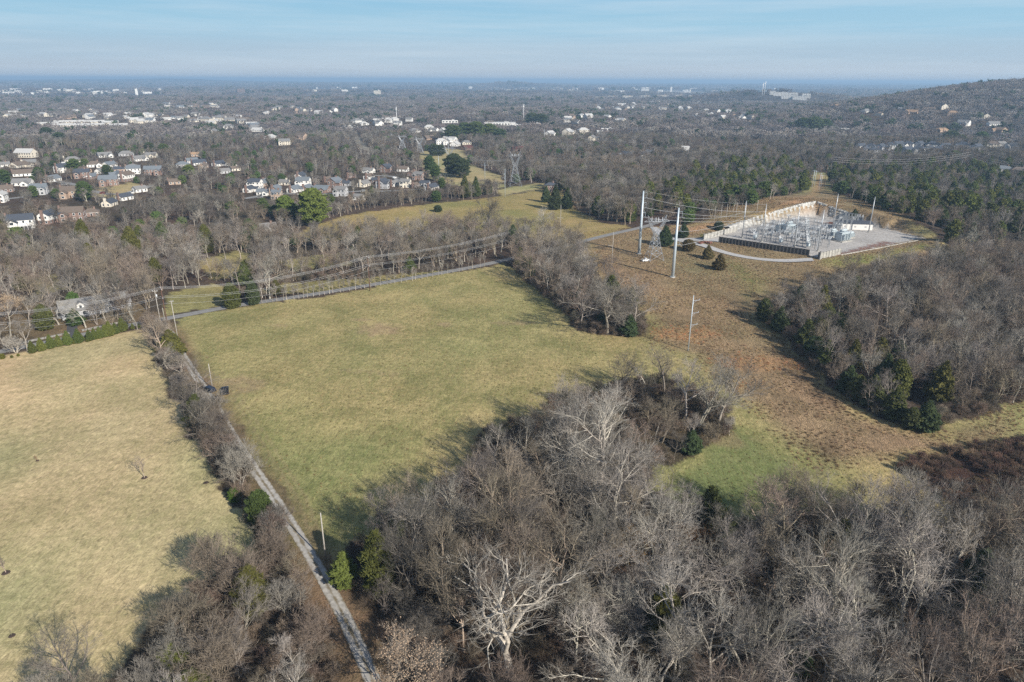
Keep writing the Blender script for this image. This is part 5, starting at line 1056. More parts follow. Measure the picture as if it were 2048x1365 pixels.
# ---------------- hedgerow between the tan lawn and the gravel lane
HEDGE = [(292, 640), (306, 655), (318, 672), (330, 690), (334, 712), (345, 726), (356, 742), (364, 760), (374, 778), (386, 796), (402, 816), (412, 838), (424, 858), (436, 880), (444, 902), (456, 924), (470, 946), (480, 968), (494, 986), (508, 1004), (530, 1040), (548, 1062), (560, 1085)]
hed = {}
for k, (u, v) in enumerate(HEDGE):
    for j in range(3):
        p = G(u + rnd.uniform(-9, 9) - 4 * (j == 1), v + rnd.uniform(-5, 5))
        if segdist(np.array([p.x]), np.array([p.y]), LANE, False)[0] < 2.6: continue
        if v > 972 and abs(u - 524) < 32: continue
        h = rnd.uniform(3.2, 5.6) * (1.4 if v > 820 else 1); tn = rnd.choice(['brown', 'dark grey', 'reddish brown', 'grey'])
        o = plant('bare_shrub', rnd.choice(SHRUB), p, h, tuple(c * .9 for c in TINT[tn]), wide=rnd.uniform(1.0, 1.4)); ar = 'upper' if v < 735 else 'middle' if v < 850 else 'lower' if v < 960 else 'lowest'
        tag(o, None, 'shrub', 'bare shrubs of the hedgerow'); hed.setdefault((tn, ar), []).append(o)
for (tn, ar), os_ in hed.items(): name_row(os_, '%s bare shrubs in the %s hedgerow' % (tn, ar))
# ---------------- clipped young evergreens along the road by the tan lawn
yr = []
for k, (u, v, vt) in enumerate([(66, 706, 682), (84, 702, 676), (103, 697, 670), (119, 693, 670), (137, 690, 662), (158, 686, 658), (162, 684, 664), (190, 679, 657), (201, 677, 654), (212, 674, 650), (221, 672, 643), (232, 668, 646), (247, 663, 634), (266, 659, 647), (279, 656, 647), (180, 682, 660)]):
    p = G(u, v); o = plant('young_evergreen', CEDAR[1], p, tall(p, vt), (1.55, 1.5, .85), wide=.95); tag(o, None, 'tree', 'young evergreens planted along the lawn edge'); yr.append(o)
name_row(yr, 'young evergreens along the lawn edge')
for (u, v, vt, lb) in [(5, 718, 708, 'tiny golden conifer nearest the left frame edge'), (24, 716, 711, 'tiny golden conifer second from the frame edge'), (37, 713, 708, 'tiny golden conifer below the bare roadside shrub'), (150, 688, 681, 'tiny golden conifer by the driveway mouth'), (175, 684, 678, 'tiny golden conifer right of the driveway mouth')]:
    p = G(u, v); tag(plant('young_evergreen', CEDAR[3], p, tall(p, vt), (1.9, 1.5, .7), wide=1.0), lb, 'shrub', 'tiny golden conifers')
p = G(33, 706); tag(plant('bare_shrub', SHRUB[0], p, tall(p, 672), TINT['pale grey'], wide=1.1), 'pale many-stemmed bare shrub beside the road at the far left', 'shrub')
# ---------------- row of slender young trees along the road
rowt = []
ST = [tree_meshes('street_tree', grow(970 + i, 8, spread=.27, clear=.34, limbs=9, n2=5, n3=4, ntw=3, tw=.5, rtw=.02, up=1.0, r0=.11, k0=7, wig=.06, sides=(6, 4, 3, 3))) + (8,) for i in range(3)]
pts = [(520, 607), (545, 604), (605, 597), (666, 587), (776, 570), (859, 556), (935, 540), (968, 533)]
uu = np.linspace(524, 968, 44); vv = np.interp(uu, [a for a, b in pts], [b for a, b in pts])
for u, v in zip(uu, vv):
    p = G(u + rnd.uniform(-3, 3), v); o = plant('young_tree', rnd.choice(ST), p, rnd.uniform(5.5, 8.5), TINT[rnd.choice(['pale grey', 'grey', 'grey'])], wide=rnd.uniform(.9, 1.2)); tag(o, None, 'tree', 'young bare trees lining the road'); rowt.append(o)
name_row(rowt[:38], 'young bare trees lining the road'); name_row(rowt[38:], 'young bare trees at the far end of the roadside row')
# ---------------- tree screen above the second field
scr = []
for k in range(46):
    u = 652 + (985 - 652) * k / 45; v = np.interp(u, [640, 740, 960, 1000], [438, 414, 391, 388]) + rnd.uniform(-3, 3); p = G(u, v)
    o = plant('bare_tree', rnd.choice(SMALL), p, rnd.uniform(9, 13.5), TINT[rnd.choice(['grey', 'brown', 'dark grey'])], wide=.95); tag(o, None, 'tree', 'bare trees screening the townhouses'); scr.append(o)
name_row(scr[:23], 'bare screen trees left above the second field'); name_row(scr[23:], 'bare screen trees right above the second field')
# ---------------- tree that kept its pale leaves, golden ones
def leafy(seed, H, n, size, **kw):
    g = grow(seed, H, **kw); tr = join(g[:2], [0, 0]); r_ = np.random.default_rng(seed)
    bb = g[3][0]; P = bb[r_.integers(0, len(bb), n)] + r_.normal(0, .25, (n, 3)); v, t = blobs(P, size * (.6 + .8 * r_.random(n)), r_, .8)
    a = fast_mesh('leafy_trunk', tr[0], tr[1], [M_bark], smooth=True); v2, t2, m2 = join(list(g[2:]) + [(v, t)], [0, 0, 1, 2]); return a, fast_mesh('leafy_crown', v2, t2, [M_bark, M_twig, M_leaf], m2), H
LF = leafy(990, 12, 2400, .085, spread=.42, clear=.2, limbs=8, n2=6, n3=4, ntw=3, tw=.7, stems=2, up=.6)
for (u, v, vt, c, wd_, lab) in [(770, 1395, 1242, (1.0, .93, .86), 1.0, 'tree holding pale cream-tan dead leaves beside the gravel lane at the bottom'), (1290, 1130, 1035, (.80, .52, .22), 1.5, 'golden-brown leafy tree near the green clearing'), (1345, 1120, 1045, (.72, .48, .24), 1.3, 'smaller golden-brown leafy tree right of its neighbour'), (1098, 838, 782, (.65, .33, .2), .9, 'small rusty-leaved tree above the bushes at the field edge'), (428, 892, 868, (.9, .28, .15), 1.2, 'small red-leaved shrub in the hedgerow'), (10, 640, 585, (1.05, .9, .78), 1.2, 'pale tan-leaved tree at the left frame edge above the road')]:
    p = G(u, v); h = tall(p, vt); tag(plant('leafy_tree' if h > 4 else 'leafy_shrub', LF, p, h, c, wide=wd_), lab, 'tree' if h > 4 else 'shrub')

# ---------------- poles
def pole(u, v, vt, kind, label, arms=(), group=None, lean=0):
    p = G(u, v); h = tall(p, vt); e = thing('utility_pole', p, label, 'pole', group); r0, m = {'wood': (.2, M_wood), 'grey': (.17, M_gwood), 'steel': (.21, M_pole), 'mono': (.85, M_pole)}[kind]
    b = MB(); b.tube([(0, 0, -.3), (0, 0, h * .5), (0, 0, h)], [r0, r0 * .8, r0 * (.62 if kind != 'mono' else .42)], 12 if kind == 'mono' else 8); part('shaft', b, m, e, True)
    if kind == 'mono': f = MB(); f.tube([(0, 0, -.3), (0, 0, .35)], [1.35, 1.35], 16); part('footing', f, M_conc, e)
    return e, h
def crossarm(e, z, half, m, ins=3, az=0, oneside=0):
    b = MB(); c_, s_ = math.cos(az), math.sin(az); a0 = 0 if oneside else -half
    b.box(((a0 + half) / 2 * c_, (a0 + half) / 2 * s_, z), (half - a0, .16, .16), az)
    b.bar((0, 0, z - half * .45), (half * .55 * c_, half * .55 * s_, z - .05), .05)
    a = part('crossarm', b, m, e)
    for k in range(ins):
        t = a0 + (half - a0) * (k + (.5 if ins == 1 else 0)) / max(1, ins - 1) if ins > 1 else half; i_ = MB()
        for q in range(3): i_.tube([(t * c_, t * s_, z + .08 + q * .14), (t * c_, t * s_, z + .14 + q * .14)], [.13, .09], 8)
        i_.bar((t * c_, t * s_, z), (t * c_, t * s_, z + .55), .035); part('insulator', i_, M_ins, a)
def wire(a, b, sag, label, r=.035, group=None, name='power_cable', n=22):
    a, b = Vector(a), Vector(b); pts = []
    for k in range(n + 1):
        t = k / n; q = a.lerp(b, t); pts.append((q.x - a.x, q.y - a.y, q.z - a.z - sag * 4 * t * (1 - t)))
    m = MB(); m.tube(pts, r, 4); return tag(ob(name, m.mesh(name, M_wire), a), label, 'cable', group)
def top(e, h, off=(0, 0)): return Vector((e.location.x + off[0], e.location.y + off[1], e.location.z + h))
eA, hA = pole(335, 650, 576, 'wood', 'tall brown wooden power pole at the road junction with the gravel lane', group='brown wooden line poles')
eB, hB = pole(740, 582, 514, 'wood', 'brown wooden power pole on the far edge of the main field', group='brown wooden line poles')
pa, pb = eA.location, eB.location; azl = math.atan2(pb.y - pa.y, pb.x - pa.x); nx_, ny_ = -math.sin(azl), math.cos(azl)
for e, h in ((eA, hA), (eB, hB)): crossarm(e, h - .5, 1.5, M_wood, 3, azl + math.pi / 2); crossarm(e, h - 4.2, 1.1, M_wood, 2, azl + math.pi / 2)
dirl = Vector((math.cos(azl), math.sin(azl), 0)); far1 = G(1012, 520); zf = 14.5
left = Vector((pa.x - dirl.x * 125, pa.y - 60, hA - 1.5))
lf = G(-60, 700); left = Vector((lf.x, lf.y, lf.z + tall(lf, 632)))
for k, (of, dz) in enumerate([(-1.5, 0), (0, .05), (1.5, 0), (-1.1, -3.7), (1.1, -3.7), (0, -6.4)]):
    o_ = Vector((nx_ * of, ny_ * of, dz)); nm = ['near upper', 'middle upper', 'far upper', 'near lower', 'far lower', 'lowest'][k]; rr_ = .032 if dz > -6 else .024
    wire(left + o_ - Vector((0, 0, 0)), top(eA, hA) + o_, 2.2, '%s cable from the left frame edge to the junction pole' % nm, rr_, 'roadside power cables')
    wire(top(eA, hA) + o_, top(eB, hB) + o_, 3.4, '%s cable between the two brown wooden poles' % nm, rr_, 'roadside power cables')
    wire(top(eB, hB) + o_, Vector((far1.x, far1.y, far1.z + zf)) + o_, 1.6, '%s cable from the field pole into the central tree belt' % nm, rr_, 'roadside power cables')
e, h = pole(323, 655, 580, 'grey', 'thin grey pole with white transformer can beside the junction pole'); b = MB(); b.tube([(.35, 0, h - 3), (.35, 0, h - 1.9), (.35, 0, h - 1.8)], [.28, .28, .1], 10); part('transformer', b, M_ins, e, True); crossarm(e, h - .6, .9, M_gwood, 2)
e, h = pole(330, 645, 616, 'grey', 'short grey stub pole at the foot of the brown junction pole')
e, h = pole(358, 690, 601, 'grey', 'pale grey pole at the top of the lane with service wire'); crossarm(e, h - .5, .7, M_gwood, 1)
wire(top(e, h), Vector((eA.location.x, eA.location.y, hA - 6)), .5, 'short service wire from the pale lane pole to the brown pole', .03)
e2, h2 = pole(425, 777, 728, 'grey', 'thin pale pole beside the two parked vehicles')
e3, h3 = pole(652, 1124, 1026, 'grey', 'weathered grey pole standing at the field corner right of the lane')
e3, h3 = pole(1376, 702, 591, 'steel', 'pale steel pole with three short side arms on the rough slope', group='pale slope poles')
for k, z in enumerate((h3 * .70 + 4.2, h3 * .58 + 2.1, h3 * .47)): crossarm(e3, z, 2.6, M_steel, 1, R(20), 1)
e, h = pole(1223, 537, 464, 'grey', 'thin grey pole left of the steel lattice tower', group='pale slope poles'); crossarm(e, h * .62, 2.0, M_gwood, 1, R(170), 1)
e, h = pole(1120, 478, 410, 'grey', 'thin grey pole at the right of the second field', group='pale slope poles'); crossarm(e, h * .62, 1.7, M_gwood, 1, R(180), 0)
e, h = pole(1010, 395, 338, 'steel', 'steel pole with side arms at the top of the second field'); 
for z in (.55, .68, .82): crossarm(e, h * z, 1.8, M_steel, 1, R(180), 1)
for (u, v, vt, lb) in [(878, 347, 312, 'far thin pole at the left of the clearing'), (920, 352, 318, 'far thin pole in the clearing with a cross arm'), (970, 360, 326, 'far pole with wide cross arms at the clearing edge'), (1088, 283 + 6, 258, 'lone far pole in the trees'), (897, 315, 283, 'farther thin pole at the head of the clearing'), (783, 286, 266, 'slim far pole left of the small lattice towers')]:
    e, h = pole(u, v, vt, 'steel', lb); crossarm(e, h * .86, 2.4, M_steel, 3)
for (u, v, vt, m, lb) in [(1624, 376, 340, 'steel', 'left steel pole in the cleared strip behind the substation'), (1628, 374, 342, 'steel', 'steel pole right beside it in the cleared strip'), (1637, 381, 346, 'steel', 'nearest pale pole in the cleared strip'), (1641, 376, 350, 'steel', 'short pale pole in the cleared strip'), (1648, 374, 330, 'wood', 'brown wooden pole in the cleared strip'), (1638, 372, 335, 'wood', 'second brown wooden pole in the cleared strip')]:
    e, h = pole(u, v, vt, m, lb); crossarm(e, h - .8, 1.6, M_wood if m == 'wood' else M_steel, 3)
# thin steel strings along the wood edge behind the left screen wall
gp = []
for k, (u, v, vt) in enumerate([(1428, 446, 412), (1441, 441, 410), (1452, 441, 408), (1471, 437, 406), (1488, 434, 404), (1513, 428, 400)]):
    e, h = pole(u, v, vt, 'grey', None, group='grey poles at the wood edge'); gp.append(e)
name_row(gp, 'thin grey poles at the wood edge behind the rock cut')
# steel monopoles with bracket arms
m1, H1 = pole(1278, 508, 382, 'mono', 'left tall pale steel monopole with three bracket arms', group='pale steel monopoles')
m2, H2 = pole(1345, 555, 416, 'mono', 'right tall pale steel monopole nearest the camera', group='pale steel monopoles')
def brackets(e, h, zs):
    ends = []
    for z in zs:
        b = MB(); b.bar((0, 0, z), (1.9, -.2, z + .25), .09); b.bar((0, 0, z - 2.6), (1.9, -.2, z - 2.4), .07); b.bar((1.9, -.2, z + .25), (1.9, -.2, z - 2.4), .06); a = part('bracket_arm', b, M_pole, e)
        i_ = MB()
        for q in range(5): i_.tube([(2.0 + q * .22, -.1 * q, z - 2.45 - q * .07), (2.1 + q * .22, -.1 * q, z - 2.5 - q * .07)], [.17, .12], 8)
        part('insulator', i_, M_ins, a); ends.append(Vector(e.location) + Vector((3.0, -.4, z - 2.7)))
    return ends
E1 = brackets(m1, H1, [H1 - 1.2, H1 - 6.4, H1 - 11.5]); E2 = brackets(m2, H2, [H2 - 2, H2 - 8.5, H2 - 15])
M3 = flat(1484, 476, PAD_Z); M4 = flat(1523, 484, PAD_Z)
for k, a in enumerate(E1): wire(a, (M4[0], M4[1], PAD_Z + 17 - 1.8 * k), 2.2, '%s cable from the left monopole to the substation' % ['top', 'middle', 'bottom'][k], .06, 'substation feeder cables')
for k, a in enumerate(E2): wire(a, (M3[0], M3[1], PAD_Z + 15 - 3.0 * k), 1.6, '%s cable from the right monopole to the substation' % ['top', 'middle', 'bottom'][k], .06, 'substation feeder cables')
wire(top(m1, H1), (M4[0], M4[1], PAD_Z + 21), 1.6, 'thin ground wire from the top of the left monopole', .03)

# ---------------- lattice towers
def lattice(u, v, vt, label, base=4.4, full=True, arm=7.0, az=0, tk=.12, group='steel lattice towers'):
    p = G(u, v); h = tall(p, vt); e = thing('lattice_tower', p, label, 'pylon', group, az); waist = h * .58; wr = base * .26
    def lv(z): return base + (wr - base) * (z / waist) ** .8
    legs = [(-1, -1), (1, -1), (1, 1), (-1, 1)]; ns = 5; zs = np.linspace(0, 1, ns + 1) ** .8 * waist
    for sx, sy in legs:
        b = MB(); b.bar((sx * base, sy * base, -.3), (sx * lv(waist * .5), sy * lv(waist * .5), waist * .5), tk); b.bar((sx * lv(waist * .5), sy * lv(waist * .5), waist * .5), (sx * wr, sy * wr, waist), tk); part('leg', b, M_steel, e)
    b = MB()
    for k in range(ns):
        z0, z1 = zs[k], zs[k + 1]; a0, a1 = lv(z0), lv(z1)
        for j in range(4):
            (ax, ay), (bx, by) = legs[j], legs[(j + 1) % 4]
            b.bar((ax * a0, ay * a0, z0), (bx * a1, by * a1, z1), tk * .5); b.bar((bx * a0, by * a0, z0), (ax * a1, ay * a1, z1), tk * .5); b.bar((ax * a1, ay * a1, z1), (bx * a1, by * a1, z1), tk * .5)
    part('bracing', b, M_steel, e)
    W_ = arm * .68; zt = h * .86; v_ = MB()      # V-shaped head
    for s in (-1, 1):
        for sy in (-1, 1):
            v_.bar((s * wr, sy * wr, waist), (s * W_, sy * .5, zt), tk * .9); v_.bar((-s * wr * .2, sy * wr, waist), (s * W_ * .8, sy * .5, zt), tk * .7); v_.bar((s * W_ * .95, sy * .5, zt), (s * W_ * 1.1, 0, h), tk * .7); v_.bar((s * W_ * .6, sy * .5, zt), (s * W_ * 1.1, 0, h), tk * .6)
        for q in range(4):
            t0, t1 = q / 4, (q + 1) / 4; f = lambda t, o: (s * (wr + (W_ - wr) * t) if o else s * (-wr * .2 + (W_ * .8 + wr * .2) * t), wr + (.5 - wr) * t, waist + (zt - waist) * t)
            v_.bar(f(t0, 1), f(t1, 0), tk * .45); v_.bar(f(t0, 0), f(t1, 1), tk * .45)
    part('head', v_, M_steel, e)
    x = MB(); A = arm
    for sy in (-1, 1): x.bar((-A, 0, zt), (0, sy * .5, zt + .05), tk * .8); x.bar((A, 0, zt), (0, sy * .5, zt + .05), tk * .8)
    for s in (-1, 1): x.bar((s * A, 0, zt), (s * W_, 0, zt + h * .055), tk * .6)
    x.bar((-W_, 0, zt + h * .04), (W_, 0, zt + h * .04), tk * .6)
    for q in range(8): x.bar((-W_ + q * W_ / 4, 0, zt + (h * .04 if q % 2 else 0)), (-W_ + (q + 1) * W_ / 4, 0, zt + (0 if q % 2 else h * .04)), tk * .4)
    part('crossarm', x, M_steel, e)
    if full:
        for X_ in (-A * .92, -W_ * .62, -W_ * .15, W_ * .15, W_ * .62, A * .92):
            i_ = MB()
            for q in range(7): i_.tube([(X_, 0, zt + .1 + q * .3), (X_, 0, zt + .28 + q * .3)], [.26, .18], 8)
            if abs(X_) < W_: part('insulator', i_, M_ins, e)
    return e, h
T1, hT1 = lattice(1308, 519, 431, 'large steel lattice tower between the two pale monopoles', 4.0, az=R(12), tk=.15)
T2, hT2 = lattice(1030, 372, 303, 'steel lattice tower at the far end of the second field', 5.6, arm=6.4, az=R(8), tk=.13)
T3, hT3 = lattice(899, 343, 290, 'steel lattice tower in the yellow clearing', 5.6, False, az=R(8), tk=.16)
T4, hT4 = lattice(840, 308, 274, 'steel lattice tower at the head of the yellow clearing', 5.6, False, az=R(8), tk=.18)
T5, hT5 = lattice(805, 299, 270, 'farthest left steel lattice tower beside the clearing', 5.6, False, az=R(8), tk=.18)
for k, (a, b) in enumerate([(T3, T2), (T4, T3)]):
    ha, hb = (hT3, hT2) if k == 0 else (hT4, hT3)
    for X_ in (-6, 0, 6): wire((a.location.x + X_, a.location.y, a.location.z + ha * .8), (b.location.x + X_, b.location.y, b.location.z + hb * .8), 6, '%s cable between the %s lattice towers' % ({-6: 'left', 0: 'middle', 6: 'right'}[X_], ['two nearer far', 'two farther'][k]), .06, 'lattice tower cables')
# small line across the wood at the right
q0, q1, q2 = G(1660, 352), G(1930, 352), G(2100, 366)
for k in range(3):
    z = 15 + k * 2.2; wire((q0.x, q0.y, q0.z + z), (q1.x, q1.y, q1.z + z + 5), 5, '%s cable above the right-hand wood' % ['lowest', 'middle', 'top'][k], .06, 'cables above the right-hand wood'); wire((q1.x, q1.y, q1.z + z + 5), (q2.x, q2.y, q2.z + z), 5, '%s cable at the right frame edge above the wood' % ['lowest', 'middle', 'top'][k], .06, 'cables above the right-hand wood')
tag(pole(1918, 352, 322, 'grey', 'slim pole rising from the right-hand wood carrying cables')[0])
# communication masts
for (u, v, vt, lb) in [(794, 251, 214, 'tall white mast left of centre in the far suburb'), (1047, 243, 209, 'tall white mast right of centre in the far suburb'), (1524, 192, 166, 'left of two slender masts on the far hill'), (1528, 192, 163, 'right of two slender masts on the far hill')]:
    p = G(u, v); h = tall(p, vt); e = thing('mast', p, lb, 'mast'); D = math.hypot(p.x, p.y); rr_ = .0003 * D + .12; b = MB(); b.tube([(0, 0, -1), (0, 0, h)], [rr_, rr_ * .6], 8); part('shaft', b, M_wpaint, e, True); b = MB(); b.tube([(0, 0, h - rr_ * 5), (0, 0, h - rr_)], [rr_ * 1.7, rr_ * 1.7], 10); b.box((0, 0, h - rr_ * 8), (rr_ * 5, rr_ * 1.5, rr_ * 2)); part('antenna_array', b, M_wpaint, e)

# ---------------- vehicles
def car(u, v, rz, label, paint, pickup=False, name='parked_car', cat='car', L=4.9, W=1.9):
    p = G(u, v); e = thing(name, p, label, cat, None, rz); w2 = W / 2
    def prof(pts, y0, y1, inset=0): # side outline extruded across, narrower on top
        n = len(pts); v_ = [(x, y0 * (1 - inset * (z > 1.05)), z) for x, z in pts] + [(x, y1 * (1 - inset * (z > 1.05)), z) for x, z in pts]; f = [tuple(range(n))[::-1], tuple(range(n, 2 * n))] + [(i, (i + 1) % n, n + (i + 1) % n, n + i) for i in range(n)]; m = MB(); m.add(v_, f); return m
    hl = L / 2
    body = prof([(-hl, .42), (-hl + .08, .95), (-hl + .5, 1.06), (hl - 1.35, 1.06), (hl - .18, .92), (hl, .62), (hl - .05, .35), (hl - .6, .28), (-hl + .5, .28)], -w2, w2); o = part('body', body, paint, e)
    cab = ([(-.55, 1.05), (-.38, 1.68), (.55, 1.72), (1.15, 1.07)] if pickup else [(-hl + .18, 1.05), (-hl + .5, 1.62), (.45, 1.70), (1.15, 1.07)]); part('cabin', prof(cab, -w2 * .93, w2 * .93, .13), paint, e)
    wf = MB(); wf.add([(1.19, -w2 * .72, 1.10), (1.19, w2 * .72, 1.10), (.66, w2 * .66, 1.655), (.66, -w2 * .66, 1.655)] , [(0, 1, 2, 3)]); wf.add([(1.13, -w2 * .72, 1.07), (1.13, w2 * .72, 1.07), (.60, w2 * .66, 1.64), (.60, -w2 * .66, 1.64)], [(3, 2, 1, 0)]); part('windscreen', wf, M_glass, e)
    for s in (-1, 1):
        g_ = MB(); x0 = cab[0][0] + .25; g_.add([(x0, s * w2 * .935, 1.12), (.95, s * w2 * .935, 1.12), (.5, s * w2 * .835, 1.6), (x0 + .2, s * w2 * .835, 1.57)], [(0, 1, 2, 3) if s < 0 else (3, 2, 1, 0)]); part('side_window', g_, M_glass, e)
        hb = MB(); hb.box((hl - .06, s * w2 * .7, .76), (.16, .4, .16)); part('headlight', hb, M_ins, e); hb = MB(); hb.box((-hl + .05, s * w2 * .82, .82), (.12, .2, .26)); part('tail_light', hb, M_door, e)
    if pickup:
        bd = MB(); bd.box((-hl + .85, 0, 1.068), (1.35, W * .8, .02)); part('load_bed', bd, M_tyre, e); rl = MB()
        for s in (-1, 1): rl.box((-hl + .9, s * w2 * .93, 1.1), (1.7, .12, .1))
        part('bed_rail', rl, paint, e)
    for x in (-hl + .95, hl - .95):
        for s in (-1, 1):
            t = MB(); t.tube([(x, s * (w2 - .24), .36), (x, s * (w2 + .02), .36)], [.36, .36], 16); w_ = part('wheel', t, M_tyre, e); t = MB(); t.tube([(x, s * (w2 + .015), .36), (x, s * (w2 + .035), .36)], [.2, .2], 12); part('rim', t, M_rim, w_)
    return e
car(451, 785, R(112), 'black pickup truck parked on the grass near the lane', M_black, True, 'pickup_truck', 'pickup', L=5.4, W=2.0)
car(418, 783, R(150), 'dark navy car parked right beside the gravel lane', M_navy)
car(1291, 523, R(20), 'small white utility vehicle at the foot of the lattice tower', M_wpaint, True, 'utility_vehicle', 'vehicle', L=4.4, W=1.8)

M_silver = mat('silver_paint', (.45, .46, .47), .3, .4); M_red = mat('red_paint', (.25, .03, .025), .3)
for (u, v, rz, lb, pm_) in [(70, 389, 20, 'white car on the street below the tan brick house', M_wpaint), (128, 371, 10, 'silver car on the upper left suburban street', M_silver), (205, 388, 160, 'red car by the suburban lawn', M_red), (262, 388, 30, 'white car at the right of the suburban lawn', M_wpaint), (520, 396, 10, 'silver car at the left end of the townhouse street', M_silver), (600, 391, 190, 'white car below the middle townhouses', M_wpaint), (670, 388, 20, 'dark car below the middle townhouses', M_navy), (725, 384, 200, 'silver car towards the right of the townhouse street', M_silver), (790, 357, 60, 'white car in the upper townhouse court', M_wpaint)]: car(u, v, R(rz), lb, pm_)
# ---------------- house with dormers behind the roadside trees
p = G(192, 622); make_house(p, 25, 10, 1, 'grey', 'grey', 'gable', R(-math.degrees(math.atan2(p.x, p.y)) + 6), 0, 0, 'grey-roofed white house with two bright dormers behind roadside trees', dormers=2)
p = G(141, 632); make_house(p, 7, 6, 1, 'white', 'grey', 'gable', R(75), 0, 0, 'small white garage gable left of the dormered house')
# low dry-stone wall along the road
M_stone = mat('grey_field_stone', (.27, .26, .24), .95, noise=.4, scale=2, bump=.4)
def stone_wall(pts, label, h=.7):
    b = MB(); g = random.Random(4)
    for (x0, y0), (x1, y1) in zip(pts[:-1], pts[1:]):
        L = math.hypot(x1 - x0, y1 - y0); n = max(1, int(L / .9))
        for k in range(n):
            for q in range(2):
                t = (k + .5 + g.uniform(-.1, .1)) / n; x, y = x0 + (x1 - x0) * t, y0 + (y1 - y0) * t; b.box((x - pts[0][0], y - pts[0][1], hz(x, y) + .18 + q * .33), (1.0 * g.uniform(.8, 1.05), .45, .36 * g.uniform(.85, 1.05)), math.atan2(y1 - y0, x1 - x0) + g.uniform(-.1, .1))
    return tag(ob('stone_wall', b.mesh('stone_wall', M_stone), (pts[0][0], pts[0][1], 0)), label, 'wall')
stone_wall(GP([(12, 696), (60, 684), (118, 672), (140, 668)]), 'low grey stone wall along the road left of the driveway'); stone_wall(GP([(164, 663), (215, 652), (262, 642)]), 'low grey stone wall along the road right of the driveway')

# ---------------- distant town
gr2 = random.Random(3)
def block(u, v, wpx, hpx, wall, roof, label, cat='building', name='building', depth=.5, floors=0, group=None, az=0):
    p = G(u, v); D = math.hypot(p.x, p.y); L = wpx * D / F; h = hpx * D / F; W = max(8, L * depth); a = -math.atan2(p.x, p.y) + az
    b = MB(); b.box((0, 0, -2), (L, W, h + 2), base=True); b.box((0, 0, h), (L * .995, W * .98, h * .03 + .3), mi=1); b.box((L * .2, 0, h), (L * .16, W * .3, h * .12 + 1.2), mi=1, base=True)
    for k in range(floors):
        z = h * (k + .5) / floors; n = max(3, int(L / 6))
        for q in range(n): b.box((-L / 2 + (q + .5) * L / n, -W / 2 - .02, z), (L / n * .55, .5, h / floors * .45), mi=2)
    return tag(ob(name, b.mesh(name, [WALLS.get(wall, M_white), ROOFS[roof], M_glass]), p, a), label, cat, group)
def apt_row(u, v, wpx, label, units=6, group='long pale apartment rows', walls='cream', roof='pale', hh=7.5):
    p = G(u, v); D = math.hypot(p.x, p.y); L = wpx * D / F; a = -math.atan2(p.x, p.y); e = thing('apartment_building', p, label, 'apartments', group, a); b, r_ = MB(), MB(); W = 12
    wallbox(b, (0, 0), L, W, hh, 3.2); gable(r_, (0, 0), L, W, hh, 3.2)
    for k in range(units): x = -L / 2 + (k + .5) * L / units; wallbox(b, (x, -W / 2 - .5), 3.6, L / units * .5, hh * .9, 1.6, False); gable(r_, (x, -W / 2 - .3), 4.2, L / units * .5, hh * .9, 1.6, .4, along_x=False)
    part('wall', b, WALLS[walls], e); part('roof', r_, ROOFS[roof], e)
    for k in range(units * 2):
        for z in (1.6, 4.8): g_ = MB(); g_.box((-L / 2 + (k + .25 + .5 * (k % 2)) * L / units / 2, -W / 2 - .06, z), (1.8, .2, 1.5)); part('window', g_, M_glass, e)
for (u, v, w_, lb) in [(98, 256, 30, 'short pale apartment row at the left of the group'), (140, 252, 42, 'upper left long apartment row'), (180, 252, 44, 'upper right long apartment row'), (132, 259, 36, 'lower left long apartment row'), (180, 259, 44, 'lower right long apartment row'), (222, 253, 24, 'bright clustered apartment block right of the long rows'), (238, 259, 28, 'bright low apartment block at the right end of the group')]: apt_row(u, v, w_, lb)
block(483, 188, 13, 8, 'red brick', 'brown', 'rust-red far tower block on the left horizon', floors=5, depth=.6)
block(755, 192, 13, 9, 'cream', 'pale', 'tan high-rise block left of centre near the horizon', floors=5, depth=.6); block(941, 179, 7, 5, 'white', 'pale', 'tiny white block near the horizon left of the lone hill', floors=3)
block(1048, 196, 26, 3, 'white', 'pale', 'white complex below the lone far hill', floors=2); block(1290, 186 - 1, 14, 8, 'white', 'pale', 'pale airport hangar tower far right of centre', floors=2); block(1342, 185, 3, 9, 'white', 'pale', 'slim control tower near the horizon')
block(1045, 254, 26, 5, 'white', 'blue-grey', 'white far church hall with grey roof', floors=1); block(1070, 254, 22, 6, 'tan brick', 'pale', 'tan brick part of the far school', floors=2); block(1028, 252, 12, 4, 'white', 'pale', 'low white annex left of the far church hall')
block(274, 191, 4, 10, 'white', 'pale', 'white pointed tower among the far left warehouses')
for k, (u, v, w_, lb) in enumerate([(1560, 192, 22, 'upper left white condominium block on the far hill'), (1582, 193, 22, 'upper right white condominium block on the far hill'), (1578, 198, 26, 'middle white condominium block on the far hill'), (1602, 200, 28, 'lower right white condominium block on the far hill'), (1612, 195, 14, 'small right white condominium block on the far hill'), (1545, 190, 10, 'small left white condominium block on the far hill')]): block(u, v, w_, 6, 'white', 'grey', lb, floors=4, depth=.3, group='white condominiums on the far hill')
for k, (u, v, w_) in enumerate([(1200, 194, 16), (1232, 193, 18), (1262, 193, 20), (1300, 192, 20), (1330, 191, 22), (1362, 191, 16), (1384, 193, 12)]): pass
apt = [block(u, v, w_, 4, 'cream', 'tan', None, floors=2, depth=.4, group='tan apartment blocks on the far plain') for (u, v, w_) in [(1200, 197, 16), (1225, 196, 18), (1255, 196, 20), (1290, 196, 20), (1325, 195, 22), (1358, 195, 16), (1384, 196, 12), (1760, 187, 22)]]; name_row(apt, 'tan apartment blocks on the far plain')
